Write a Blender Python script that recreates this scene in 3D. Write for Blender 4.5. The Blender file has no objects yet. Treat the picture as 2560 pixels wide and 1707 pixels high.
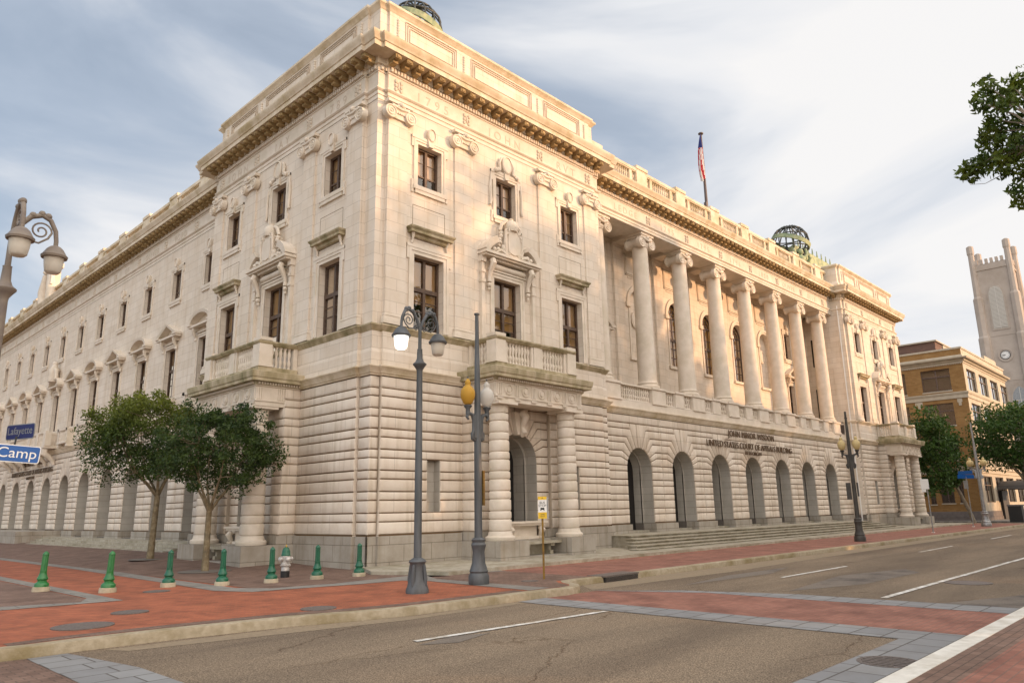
import bpy, bmesh, math, random
from mathutils import Vector, Matrix
random.seed(7)
R = math.radians
sc = bpy.context.scene
C0 = sc.collection
# ------------------------------------------------------------------ camera
cam = bpy.data.objects.new('camera', bpy.data.cameras.new('camera')); C0.objects.link(cam); sc.camera = cam
cam.data.sensor_width = 36.0; cam.data.lens = 1831.031/2560*36.0
cam.data.clip_start = 0.1; cam.data.clip_end = 3000
def cam_axes(yaw, pitch, roll):
    cy, sy, cp, sp = math.cos(yaw), math.sin(yaw), math.cos(pitch), math.sin(pitch)
    f = Vector((sy*cp, cy*cp, sp)); r = Vector((cy, -sy, 0)); u = r.cross(f)
    cr, sr = math.cos(roll), math.sin(roll)
    return cr*r+sr*u, -sr*r+cr*u, f
_r, _u, _f = cam_axes(R(46.102), R(13.032), R(-1.058))
CP = Vector((-13.504, -19.764, 1.7))
cam.matrix_world = Matrix.Translation(CP) @ Matrix((_r, _u, -_f)).transposed().to_4x4()
# ------------------------------------------------------------------ sky and sun
SUN_EL, SUN_AZ = R(9.5), R(144.0)          # azimuth clockwise from +Y
w = bpy.data.worlds.new('World'); sc.world = w; w.use_nodes = True
nt = w.node_tree; nt.nodes.clear()
def N(t, tree=None, **k):
    n = (tree or nt).nodes.new(t)
    for a, b in k.items(): setattr(n, a, b)
    return n
out = N('ShaderNodeOutputWorld'); bg = N('ShaderNodeBackground'); bg.inputs[1].default_value = 0.1
sky = N('ShaderNodeTexSky', sky_type='NISHITA', sun_disc=False); sky.sun_elevation = SUN_EL; sky.sun_rotation = SUN_AZ
sky.air_density = 1.0; sky.dust_density = 0.6; sky.ozone_density = 2.0
tc = N('ShaderNodeTexCoord')
def L(a, b, tree=None): (tree or nt).links.new(a, b)
mp = N('ShaderNodeMapping'); mp.inputs['Scale'].default_value = (1.3, 0.8, 3.2); mp.inputs['Rotation'].default_value = (0.25, 0.15, 0.5)
L(tc.outputs['Generated'], mp.inputs[0])
nz = N('ShaderNodeTexNoise'); nz.inputs['Scale'].default_value = 1.5; nz.inputs['Detail'].default_value = 6; nz.inputs['Roughness'].default_value = 0.5
nz.inputs['Distortion'].default_value = 0.5
L(mp.outputs[0], nz.inputs['Vector'])
dt = N('ShaderNodeVectorMath', operation='DOT_PRODUCT'); L(tc.outputs['Generated'], dt.inputs[0]); dt.inputs[1].default_value = (0.80, -0.60, -0.15)
m1 = N('ShaderNodeMath', operation='MULTIPLY_ADD'); L(dt.outputs['Value'], m1.inputs[0]); m1.inputs[1].default_value = 0.16; m1.inputs[2].default_value = 0.01
m2 = N('ShaderNodeMath', operation='ADD'); L(nz.outputs[0], m2.inputs[0]); L(m1.outputs[0], m2.inputs[1])
cr = N('ShaderNodeValToRGB'); cr.color_ramp.elements[0].position = 0.40; cr.color_ramp.elements[1].position = 0.63
L(m2.outputs[0], cr.inputs[0])
cc = N('ShaderNodeMix', data_type='RGBA'); L(cr.outputs[0], cc.inputs[0])
cc.inputs[6].default_value = (4.3, 4.8, 5.6, 1); cc.inputs[7].default_value = (6.8, 6.7, 6.65, 1)
mx = N('ShaderNodeMix', data_type='RGBA')
cr2 = N('ShaderNodeValToRGB'); cr2.color_ramp.elements[0].position = 0.34; cr2.color_ramp.elements[1].position = 0.56
cr2.color_ramp.elements[0].color = (0.55,)*3+(1,); cr2.color_ramp.elements[1].color = (0.97,)*3+(1,)
L(m2.outputs[0], cr2.inputs[0]); L(cr2.outputs[0], mx.inputs[0])
L(sky.outputs[0], mx.inputs[6]); L(cc.outputs[2], mx.inputs[7]); 
# warm sky glow added behind the viewer, as fill for the shaded walls
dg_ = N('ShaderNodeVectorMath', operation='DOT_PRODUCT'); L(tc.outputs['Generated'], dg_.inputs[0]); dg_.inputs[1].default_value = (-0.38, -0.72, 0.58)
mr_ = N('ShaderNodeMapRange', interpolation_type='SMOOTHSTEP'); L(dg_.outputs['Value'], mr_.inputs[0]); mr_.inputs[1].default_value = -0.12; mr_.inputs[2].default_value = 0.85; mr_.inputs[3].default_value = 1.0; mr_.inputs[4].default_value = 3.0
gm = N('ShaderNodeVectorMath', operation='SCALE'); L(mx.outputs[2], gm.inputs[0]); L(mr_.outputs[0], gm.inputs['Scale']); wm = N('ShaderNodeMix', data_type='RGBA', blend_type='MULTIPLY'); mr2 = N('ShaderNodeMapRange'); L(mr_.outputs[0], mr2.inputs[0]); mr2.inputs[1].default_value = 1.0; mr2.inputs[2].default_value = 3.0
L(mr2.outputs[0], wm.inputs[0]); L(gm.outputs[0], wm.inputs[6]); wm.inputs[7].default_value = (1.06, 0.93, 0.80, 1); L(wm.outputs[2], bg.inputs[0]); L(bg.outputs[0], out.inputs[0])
sl = bpy.data.lights.new('sun', 'SUN'); sl.energy = 3.1; sl.angle = R(0.9); sl.color = (1.0, 0.58, 0.30)
sun = bpy.data.objects.new('sun', sl); C0.objects.link(sun)
SD = Vector((math.sin(SUN_AZ)*math.cos(SUN_EL), math.cos(SUN_AZ)*math.cos(SUN_EL), math.sin(SUN_EL)))
sun.rotation_euler = SD.to_track_quat('Z', 'Y').to_euler(); sun.location = (20, -40, 40)
vs = sc.view_settings; vs.view_transform = 'Standard'; vs.look = 'None'; vs.gamma = 1; vs.use_curve_mapping = False; vs.exposure = 0.5
# ------------------------------------------------------------------ materials
def mat(name, col, rough=0.8, metal=0.0, spec=0.5):
    m = bpy.data.materials.new(name); m.use_nodes = True
    b = m.node_tree.nodes['Principled BSDF']; b.inputs['Base Color'].default_value = (*col, 1)
    b.inputs['Roughness'].default_value = rough; b.inputs['Metallic'].default_value = metal; b.inputs['Specular IOR Level'].default_value = spec
    return m
def noise_mat(name, c1, c2, scale=4.0, rough=0.85, bump=0.0, detail=5, metal=0.0, lo=0.35, hi=0.65, spec=0.3, c3=None, s3=0.4, bscale=None, stretch=None):
    """base colour from noise (c1..c2) with an optional large-scale stain c3"""
    m = mat(name, c1, rough, metal, spec); t = m.node_tree; b = t.nodes['Principled BSDF']
    g = N('ShaderNodeNewGeometry', t); src = g.outputs['Position']
    if stretch:
        mm = N('ShaderNodeMapping', t); mm.inputs['Scale'].default_value = stretch; L(src, mm.inputs[0], t); src = mm.outputs[0]
    n = N('ShaderNodeTexNoise', t); n.inputs['Scale'].default_value = scale; n.inputs['Detail'].default_value = detail; L(src, n.inputs['Vector'], t)
    r = N('ShaderNodeValToRGB', t); r.color_ramp.elements[0].position = lo; r.color_ramp.elements[1].position = hi
    r.color_ramp.elements[0].color = (*c1, 1); r.color_ramp.elements[1].color = (*c2, 1); L(n.outputs[0], r.inputs[0], t)
    o = r.outputs[0]
    if c3:
        n3 = N('ShaderNodeTexNoise', t); n3.inputs['Scale'].default_value = s3; n3.inputs['Detail'].default_value = 7; n3.inputs['Roughness'].default_value = 0.65; L(src, n3.inputs['Vector'], t)
        r3 = N('ShaderNodeValToRGB', t); r3.color_ramp.elements[0].position = 0.47; r3.color_ramp.elements[1].position = 0.68; L(n3.outputs[0], r3.inputs[0], t)
        x = N('ShaderNodeMix', t, data_type='RGBA'); L(r3.outputs[0], x.inputs[0], t); L(o, x.inputs[6], t); x.inputs[7].default_value = (*c3, 1); o = x.outputs[2]
    L(o, b.inputs['Base Color'], t)
    if bump:
        nb = n
        if bscale:
            nb = N('ShaderNodeTexNoise', t); nb.inputs['Scale'].default_value = bscale; nb.inputs['Detail'].default_value = 3; L(g.outputs['Position'], nb.inputs['Vector'], t)
        bp = N('ShaderNodeBump', t); bp.inputs['Strength'].default_value = bump; bp.inputs['Distance'].default_value = 0.02
        L(nb.outputs[0], bp.inputs['Height'], t); L(bp.outputs[0], b.inputs['Normal'], t)
    m['o'] = 1
    return m
def wall_uv(t):
    """(along wall, height) from world position whichever way the wall faces"""
    g = N('ShaderNodeNewGeometry', t); sp = N('ShaderNodeSeparateXYZ', t); L(g.outputs['Position'], sp.inputs[0], t)
    sn = N('ShaderNodeSeparateXYZ', t); L(g.outputs['True Normal'], sn.inputs[0], t)
    ab = N('ShaderNodeMath', t, operation='ABSOLUTE'); L(sn.outputs[0], ab.inputs[0], t)
    gt = N('ShaderNodeMath', t, operation='GREATER_THAN'); L(ab.outputs[0], gt.inputs[0], t); gt.inputs[1].default_value = 0.7
    mx = N('ShaderNodeMix', t, data_type='FLOAT'); L(gt.outputs[0], mx.inputs[0], t); L(sp.outputs[0], mx.inputs[2], t); L(sp.outputs[1], mx.inputs[3], t)
    cb = N('ShaderNodeCombineXYZ', t); L(mx.outputs[0], cb.inputs[0], t); L(sp.outputs[2], cb.inputs[1], t)
    return cb.outputs[0], g
def brick_mat(name, c1, c2, mortar, bw, bh, ms, zoff=0.0, rough=0.85, bump=0.3, floor=False, tone=None, offset=0.5, streak=None, bias=0.0, rot=0.0):
    m = mat(name, c1, rough, 0, 0.3); t = m.node_tree; b = t.nodes['Principled BSDF']
    if floor:
        g = N('ShaderNodeNewGeometry', t); src = g.outputs['Position']
    else:
        src, g = wall_uv(t)
    mp = N('ShaderNodeMapping', t); mp.inputs['Location'].default_value = (0, -zoff, 0); mp.inputs['Rotation'].default_value = (0, 0, rot); L(src, mp.inputs[0], t)
    k = N('ShaderNodeTexBrick', t); k.inputs['Scale'].default_value = 1; k.inputs['Brick Width'].default_value = bw; k.inputs['Row Height'].default_value = bh
    k.inputs['Mortar Size'].default_value = ms; k.inputs['Mortar Smooth'].default_value = 0.3; k.offset = offset; k.inputs['Bias'].default_value = bias
    k.inputs['Color1'].default_value = (*c1, 1); k.inputs['Color2'].default_value = (*c2, 1); k.inputs['Mortar'].default_value = (*mortar, 1)
    L(mp.outputs[0], k.inputs['Vector'], t)
    n = N('ShaderNodeTexNoise', t); n.inputs['Scale'].default_value = 1.3; n.inputs['Detail'].default_value = 8; n.inputs['Roughness'].default_value = 0.65; L(g.outputs['Position'], n.inputs['Vector'], t)
    o = k.outputs['Color']
    if tone:
        r = N('ShaderNodeValToRGB', t); r.color_ramp.elements[0].position = 0.4; r.color_ramp.elements[1].position = 0.66; L(n.outputs[0], r.inputs[0], t)
        x = N('ShaderNodeMix', t, data_type='RGBA', blend_type='MULTIPLY'); L(r.outputs[0], x.inputs[0], t); L(o, x.inputs[6], t); x.inputs[7].default_value = (*tone, 1); o = x.outputs[2]
    if streak:
        mp2 = N('ShaderNodeMapping', t); mp2.inputs['Scale'].default_value = (5.5, 5.5, 0.35); L(g.outputs['Position'], mp2.inputs[0], t)
        n2 = N('ShaderNodeTexNoise', t); n2.inputs['Scale'].default_value = 0.8; n2.inputs['Detail'].default_value = 5; L(mp2.outputs[0], n2.inputs['Vector'], t)
        r2 = N('ShaderNodeValToRGB', t); r2.color_ramp.elements[0].position = 0.52; r2.color_ramp.elements[1].position = 0.72; L(n2.outputs[0], r2.inputs[0], t)
        x2 = N('ShaderNodeMix', t, data_type='RGBA', blend_type='MULTIPLY'); L(r2.outputs[0], x2.inputs[0], t); L(o, x2.inputs[6], t); x2.inputs[7].default_value = (*streak, 1); o = x2.outputs[2]
    L(o, b.inputs['Base Color'], t)
    bp = N('ShaderNodeBump', t); bp.inputs['Strength'].default_value = bump; bp.inputs['Distance'].default_value = 0.01
    inv = N('ShaderNodeMath', t, operation='SUBTRACT'); inv.inputs[0].default_value = 1; L(k.outputs['Fac'], inv.inputs[1], t)
    L(inv.outputs[0], bp.inputs['Height'], t); L(bp.outputs[0], b.inputs['Normal'], t)
    return m
S1, S2 = (0.73, 0.65, 0.555), (0.67, 0.59, 0.495)
M = {}
M['ashlar'] = brick_mat('marble_ashlar', S1, S2, (0.50, 0.43, 0.35), 1.25, 0.415, 0.009, zoff=7.95, bump=0.2, tone=(0.93, 0.90, 0.86), streak=(0.90, 0.87, 0.82))
M['stone'] = noise_mat('marble_carved', (0.72, 0.64, 0.545), (0.65, 0.57, 0.47), 2.5, c3=(0.60, 0.53, 0.42), s3=1.1, bump=0.25, bscale=14)
M['rust'] = brick_mat('marble_rusticated', (0.73, 0.65, 0.555), (0.655, 0.575, 0.48), (0.42, 0.36, 0.29), 1.35, 0.685, 0.008, zoff=1.04, bump=0.2, tone=(0.90, 0.86, 0.82), streak=(0.84, 0.82, 0.77), offset=0.45)
M['groove'] = mat('shadowed_joint_stone', (0.17, 0.11, 0.06), 0.95)
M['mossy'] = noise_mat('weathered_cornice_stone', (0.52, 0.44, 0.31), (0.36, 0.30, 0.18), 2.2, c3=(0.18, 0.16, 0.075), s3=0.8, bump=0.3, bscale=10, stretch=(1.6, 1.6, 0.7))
M['corn'] = noise_mat('cornice_marble', (0.72, 0.63, 0.50), (0.60, 0.50, 0.37), 1.5, c3=(0.46, 0.37, 0.22), s3=0.9, bump=0.2, bscale=10)
M['modil'] = noise_mat('dark_modillion_stone', (0.40, 0.285, 0.14), (0.24, 0.165, 0.075), 3, bump=0.2)  # modillions a darker brown than the cornice marble
M['pier'] = mat('pier_backing_stone', (0.42, 0.35, 0.27), 0.9)
M['granite'] = brick_mat('granite_plinth', (0.41, 0.37, 0.315), (0.35, 0.315, 0.265), (0.22, 0.19, 0.15), 1.15, 0.53, 0.012, zoff=0.2, bump=0.5, tone=(0.80, 0.78, 0.74), streak=(0.85, 0.82, 0.77))
M['gran2'] = noise_mat('granite_steps', (0.43, 0.39, 0.31), (0.33, 0.29, 0.22), 6, c3=(0.24, 0.21, 0.14), s3=1.2, bump=0.3)
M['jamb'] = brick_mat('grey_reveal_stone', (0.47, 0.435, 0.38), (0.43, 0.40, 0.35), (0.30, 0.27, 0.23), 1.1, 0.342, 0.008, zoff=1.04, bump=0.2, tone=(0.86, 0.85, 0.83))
M['darkstone'] = mat('dark_granite_band', (0.15, 0.13, 0.11), 0.7)
M['letter'] = mat('bronze_letters', (0.14, 0.09, 0.05), 0.5, 0.4)
M['carve'] = mat('carved_letter_shadow', (0.54, 0.455, 0.36), 0.9)
M['carve2'] = mat('rosette_relief', (0.60, 0.52, 0.42), 0.9)
M['frame'] = noise_mat('bronze_window_frame', (0.085, 0.055, 0.04), (0.12, 0.08, 0.055), 6, rough=0.5)
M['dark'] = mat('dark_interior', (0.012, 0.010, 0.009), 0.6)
M['blind'] = mat('tan_window_blind', (0.66, 0.50, 0.28), 0.8)
M['amberb'] = mat('amber_glow_blind', (0.72, 0.50, 0.16), 0.8)  # arched windows: amber glow of the interior put into the blind colour
M['blind2'] = mat('pale_window_blind', (0.85, 0.74, 0.62), 0.8)
def glass(name, tint=(0.55, 0.45, 0.35), fac=0.22, rough=0.02):
    m = bpy.data.materials.new(name); m.use_nodes = True; t = m.node_tree; t.nodes.clear()
    o = N('ShaderNodeOutputMaterial', t); x = N('ShaderNodeMixShader', t); tr = N('ShaderNodeBsdfTransparent', t); gl = N('ShaderNodeBsdfGlossy', t)
    tr.inputs[0].default_value = (*tint, 1); gl.inputs['Roughness'].default_value = rough; gl.inputs['Color'].default_value = (0.9, 0.88, 0.85, 1)
    lw = N('ShaderNodeLayerWeight', t); lw.inputs[0].default_value = 0.35
    ma = N('ShaderNodeMath', t, operation='MULTIPLY_ADD'); L(lw.outputs['Fresnel'], ma.inputs[0], t); ma.inputs[1].default_value = 0.5; ma.inputs[2].default_value = fac*0.35
    L(ma.outputs[0], x.inputs[0], t); L(tr.outputs[0], x.inputs[1], t); L(gl.outputs[0], x.inputs[2], t); L(x.outputs[0], o.inputs[0], t)
    return m
M['glass'] = glass('window_glass', (0.72, 0.62, 0.50), 0.25)
M['bglass'] = glass('bright_office_glass', (0.3, 0.3, 0.32), 1.1, 0.03)
M['green'] = noise_mat('dark_green_paint', (0.003, 0.085, 0.04), (0.004, 0.11, 0.05), 8, rough=0.32, spec=0.6)
M['green2'] = noise_mat('light_green_paint', (0.015, 0.135, 0.03), (0.025, 0.17, 0.04), 8, rough=0.32, spec=0.6)
M['conc'] = noise_mat('concrete', (0.50, 0.42, 0.30), (0.38, 0.32, 0.23), 7, bump=0.3, c3=(0.30, 0.25, 0.16), s3=1.5)
M['curb'] = noise_mat('curb_concrete', (0.40, 0.335, 0.24), (0.31, 0.255, 0.17), 9, bump=0.4, c3=(0.22, 0.17, 0.085), s3=1.1, bscale=30)
M['white'] = noise_mat('white_curb_paint', (0.72, 0.69, 0.62), (0.60, 0.57, 0.50), 4, c3=(0.5, 0.46, 0.38), s3=2.5, bump=0.2)
M['mark'] = noise_mat('road_marking_paint', (0.74, 0.72, 0.67), (0.55, 0.52, 0.46), 6, bump=0.1, c3=(0.34, 0.29, 0.22), s3=3.0)
M['iron'] = noise_mat('grey_lamp_paint', (0.105, 0.112, 0.118), (0.065, 0.07, 0.072), 5, rough=0.5, spec=0.5, stretch=(1, 1, 0.25), c3=(0.05, 0.05, 0.05), s3=1.0)
M['iron2'] = noise_mat('warm_lamp_paint', (0.23, 0.19, 0.15), (0.17, 0.14, 0.12), 5, rough=0.5)
M['iron3'] = noise_mat('dark_lamp_paint', (0.075, 0.07, 0.06), (0.05, 0.045, 0.04), 5, rough=0.5)
M['asphalt'] = None
M['bark'] = noise_mat('mottled_bark', (0.17, 0.125, 0.07), (0.26, 0.21, 0.13), 9, bump=0.6, c3=(0.10, 0.08, 0.05), s3=4)
M['bark2'] = noise_mat('pale_bark', (0.30, 0.25, 0.19), (0.22, 0.18, 0.13), 6, bump=0.5)
M['brickb'] = brick_mat('ochre_brick', (0.35, 0.205, 0.075), (0.28, 0.155, 0.052), (0.28, 0.19, 0.10), 0.42, 0.13, 0.012, bump=0.3, tone=(0.86, 0.83, 0.8))
M['brickd'] = brick_mat('dark_roof_brick', (0.20, 0.11, 0.08), (0.15, 0.09, 0.07), (0.12, 0.09, 0.07), 0.42, 0.13, 0.012, bump=0.3)
M['terra'] = noise_mat('cream_terracotta', (0.52, 0.46, 0.36), (0.44, 0.385, 0.295), 2, bump=0.2)
M['slate'] = noise_mat('grey_stone_base', (0.20, 0.175, 0.165), (0.16, 0.14, 0.13), 3, bump=0.2)
M['stucco'] = noise_mat('beige_church_stucco', (0.50, 0.425, 0.36), (0.44, 0.37, 0.31), 0.5, c3=(0.38, 0.31, 0.25), s3=0.3, bump=0.1)
M['louver'] = mat('pale_louvres', (0.62, 0.58, 0.52), 0.8)
M['sign'] = mat('blue_sign', (0.0, 0.085, 0.33), 0.35); M['signd'] = mat('dark_blue_sign', (0.006, 0.012, 0.10), 0.5)
M['signw'] = mat('white_sign', (0.80, 0.78, 0.74), 0.5); M['signy'] = mat('yellow_sign', (0.75, 0.48, 0.02), 0.45); M['black'] = mat('black_paint', (0.012,)*3, 0.5)
M['rusty'] = noise_mat('rusty_post', (0.25, 0.15, 0.03), (0.16, 0.09, 0.03), 12, bump=0.3)
M['galv'] = noise_mat('galvanised_steel', (0.36, 0.36, 0.35), (0.27, 0.27, 0.27), 8, rough=0.45, metal=0.6)
M['silver'] = noise_mat('silver_paint', (0.58, 0.55, 0.51), (0.46, 0.43, 0.40), 8, rough=0.35, metal=0.3)
M['brass'] = mat('brass', (0.55, 0.36, 0.08), 0.25, 1.0)
M['patina'] = noise_mat('copper_patina', (0.30, 0.36, 0.20), (0.42, 0.42, 0.24), 3, c3=(0.14, 0.20, 0.13), s3=2.0, rough=0.7)
M['patinad'] = mat('dark_copper', (0.05, 0.055, 0.05), 0.6)
M['metal'] = noise_mat('cast_iron_cover', (0.17, 0.14, 0.12), (0.11, 0.09, 0.08), 25, rough=0.6, bump=0.8)
M['red'] = mat('flag_red', (0.42, 0.02, 0.03), 0.8); M['fw'] = mat('flag_white', (0.7, 0.66, 0.62), 0.8); M['blue'] = mat('flag_blue', (0.02, 0.03, 0.16), 0.8)
M['poled'] = mat('dark_pole', (0.10, 0.07, 0.06), 0.5)
def emis(name, col, e):
    m = mat(name, col, 0.3); b = m.node_tree.nodes['Principled BSDF']; b.inputs['Emission Color'].default_value = (*col, 1); b.inputs['Emission Strength'].default_value = e
    return m
M['lit'] = emis('lit_lamp_glass', (1.0, 0.97, 0.86), 1.6)
def frosted(name, col, trans=0.35):
    m = mat(name, col, 0.25); b = m.node_tree.nodes['Principled BSDF']; b.inputs['Transmission Weight'].default_value = trans; b.inputs['IOR'].default_value = 1.2
    return m
M['unlit'] = frosted('unlit_lamp_glass', (0.72, 0.66, 0.56), 0.3)
M['amber'] = frosted('amber_globe_glass', (0.56, 0.32, 0.055), 0.15); M['clear'] = frosted('clear_globe_glass', (0.75, 0.72, 0.66), 0.4)
M['tan'] = frosted('pale_amber_globe_glass', (0.66, 0.52, 0.26), 0.15)
# paving and road
M['redbrick'] = brick_mat('red_brick_paving', (0.43, 0.135, 0.065), (0.33, 0.10, 0.05), (0.22, 0.10, 0.065), 0.21, 0.105, 0.006, floor=True, bump=0.35, tone=(0.62, 0.66, 0.68), rot=0.785)
M['redbrick2'] = brick_mat('faded_red_brick_paving', (0.335, 0.15, 0.105), (0.28, 0.12, 0.085), (0.22, 0.13, 0.10), 0.21, 0.105, 0.008, floor=True, bump=0.4, tone=(0.62, 0.60, 0.60))
M['brownbrick'] = brick_mat('brown_brick_paving', (0.245, 0.155, 0.115), (0.185, 0.115, 0.085), (0.12, 0.085, 0.065), 0.21, 0.105, 0.008, floor=True, bump=0.5, tone=(0.64, 0.62, 0.61))
M['greyband'] = brick_mat('grey_stone_band', (0.27, 0.25, 0.22), (0.225, 0.205, 0.18), (0.13, 0.115, 0.10), 0.62, 0.4, 0.012, floor=True, bump=0.4, tone=(0.85, 0.84, 0.82))
M['slab'] = brick_mat('bluegrey_slab_band', (0.27, 0.27, 0.265), (0.225, 0.225, 0.225), (0.11, 0.10, 0.09), 0.55, 0.45, 0.014, floor=True, bump=0.4, tone=(0.84, 0.82, 0.80), offset=0.3)
def road_mat():
    m = mat('worn_asphalt', (0.2, 0.16, 0.12), 0.9, 0, 0.25); t = m.node_tree; b = t.nodes['Principled BSDF']
    g = N('ShaderNodeNewGeometry', t); P = g.outputs['Position']
    n1 = N('ShaderNodeTexNoise', t); n1.inputs['Scale'].default_value = 55; n1.inputs['Detail'].default_value = 2; L(P, n1.inputs['Vector'], t)
    r1 = N('ShaderNodeValToRGB', t); e = r1.color_ramp.elements; e[0].position = 0.36; e[1].position = 0.66; e[0].color = (0.10, 0.076, 0.054, 1); e[1].color = (0.315, 0.245, 0.172, 1); L(n1.outputs[0], r1.inputs[0], t)
    mp = N('ShaderNodeMapping', t); mp.inputs['Scale'].default_value = (0.10, 0.55, 1); L(P, mp.inputs[0], t)
    n2 = N('ShaderNodeTexNoise', t); n2.inputs['Scale'].default_value = 1.0; n2.inputs['Detail'].default_value = 6; n2.inputs['Roughness'].default_value = 0.6; L(mp.outputs[0], n2.inputs['Vector'], t)
    r2 = N('ShaderNodeValToRGB', t); r2.color_ramp.elements[0].position = 0.38; r2.color_ramp.elements[1].position = 0.62
    r2.color_ramp.elements[0].color = (0.72, 0.70, 0.69, 1); r2.color_ramp.elements[1].color = (1.12, 1.10, 1.06, 1); L(n2.outputs[0], r2.inputs[0], t)
    x = N('ShaderNodeMix', t, data_type='RGBA', blend_type='MULTIPLY'); x.inputs[0].default_value = 1; L(r1.outputs[0], x.inputs[6], t); L(r2.outputs[0], x.inputs[7], t)
    # cracks
    mc = N('ShaderNodeMapping', t); mc.inputs['Scale'].default_value = (0.16, 0.42, 1); L(P, mc.inputs[0], t)
    dn = N('ShaderNodeTexNoise', t); dn.inputs['Scale'].default_value = 2.5; dn.inputs['Detail'].default_value = 4; L(P, dn.inputs['Vector'], t)
    ad = N('ShaderNodeMix', t, data_type='VECTOR'); ad.inputs[0].default_value = 0.12; L(mc.outputs[0], ad.inputs[4], t); L(dn.outputs['Color'], ad.inputs[5], t)
    v = N('ShaderNodeTexVoronoi', t, feature='DISTANCE_TO_EDGE'); v.inputs['Scale'].default_value = 1.0; L(ad.outputs[1], v.inputs['Vector'], t)
    rc = N('ShaderNodeValToRGB', t); rc.color_ramp.elements[0].position = 0.0; rc.color_ramp.elements[1].position = 0.0065; rc.color_ramp.elements[0].color = (0.5, 0.43, 0.37, 1); rc.color_ramp.elements[1].color = (1, 1, 1, 1); L(v.outputs['Distance'], rc.inputs[0], t)
    n4 = N('ShaderNodeTexNoise', t); n4.inputs['Scale'].default_value = 0.35; L(P, n4.inputs['Vector'], t)
    r4 = N('ShaderNodeValToRGB', t); r4.color_ramp.elements[0].position = 0.47; r4.color_ramp.elements[1].position = 0.53; L(n4.outputs[0], r4.inputs[0], t)
    x2 = N('ShaderNodeMix', t, data_type='RGBA', blend_type='MULTIPLY'); L(r4.outputs[0], x2.inputs[0], t); L(x.outputs[2], x2.inputs[6], t); L(rc.outputs[0], x2.inputs[7], t)
    L(x2.outputs[2], b.inputs['Base Color'], t)
    bp = N('ShaderNodeBump', t); bp.inputs['Strength'].default_value = 0.5; bp.inputs['Distance'].default_value = 0.01; L(n1.outputs[0], bp.inputs['Height'], t); L(bp.outputs[0], b.inputs['Normal'], t)
    return m
M['asphalt'] = road_mat()
M['asphalt2'] = noise_mat('dark_asphalt_patch', (0.15, 0.125, 0.10), (0.22, 0.185, 0.15), 40, rough=0.9, bump=0.4, c3=(0.09, 0.075, 0.065), s3=1.0)
M['gutter'] = noise_mat('pale_gutter_concrete', (0.30, 0.235, 0.155), (0.23, 0.175, 0.115), 18, bump=0.3, c3=(0.24, 0.19, 0.13), s3=0.7)
def leaf_mat(name, c1, c2, c3=None, zlo=0, zhi=1):
    m = bpy.data.materials.new(name); m.use_nodes = True; t = m.node_tree; b = t.nodes['Principled BSDF']
    g = N('ShaderNodeNewGeometry', t)
    n = N('ShaderNodeTexNoise', t); n.inputs['Scale'].default_value = 3.0; n.inputs['Detail'].default_value = 4; L(g.outputs['Position'], n.inputs['Vector'], t)
    r = N('ShaderNodeValToRGB', t); r.color_ramp.elements[0].position = 0.35; r.color_ramp.elements[1].position = 0.66
    r.color_ramp.elements[0].color = (*c1, 1); r.color_ramp.elements[1].color = (*c2, 1); L(n.outputs[0], r.inputs[0], t); o = r.outputs[0]
    if c3:
        sp = N('ShaderNodeSeparateXYZ', t); L(g.outputs['Position'], sp.inputs[0], t)
        mr = N('ShaderNodeMapRange', t); L(sp.outputs[2], mr.inputs[0], t); mr.inputs[1].default_value = zlo; mr.inputs[2].default_value = zhi
        ad = N('ShaderNodeMath', t, operation='MULTIPLY'); L(mr.outputs[0], ad.inputs[0], t); L(n.outputs[0], ad.inputs[1], t)
        ml = N('ShaderNodeMath', t, operation='MULTIPLY', use_clamp=True); L(ad.outputs[0], ml.inputs[0], t); ml.inputs[1].default_value = 1.7
        x = N('ShaderNodeMix', t, data_type='RGBA'); L(ml.outputs[0], x.inputs[0], t); L(o, x.inputs[6], t); x.inputs[7].default_value = (*c3, 1); o = x.outputs[2]
    L(o, b.inputs['Base Color'], t); b.inputs['Roughness'].default_value = 0.5; b.inputs['Specular IOR Level'].default_value = 0.35
    tl = N('ShaderNodeBsdfTranslucent', t); L(o, tl.inputs[0], t); ms = N('ShaderNodeMixShader', t); ms.inputs[0].default_value = 0.3
    L(b.outputs[0], ms.inputs[1], t); L(tl.outputs[0], ms.inputs[2], t); L(ms.outputs[0], t.nodes['Material Output'].inputs[0], t)
    return m
M['leaf1'] = leaf_mat('young_tree_leaves', (0.018, 0.042, 0.006), (0.07, 0.11, 0.015), (0.26, 0.28, 0.03), 4.6, 7.6)
M['leaf2'] = leaf_mat('dark_glossy_leaves', (0.014, 0.034, 0.006), (0.06, 0.098, 0.016))
M['leaf3'] = leaf_mat('street_tree_leaves', (0.025, 0.065, 0.01), (0.065, 0.125, 0.02))
M['leaf4'] = leaf_mat('oak_leaves', (0.035, 0.07, 0.008), (0.13, 0.17, 0.015))
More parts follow.
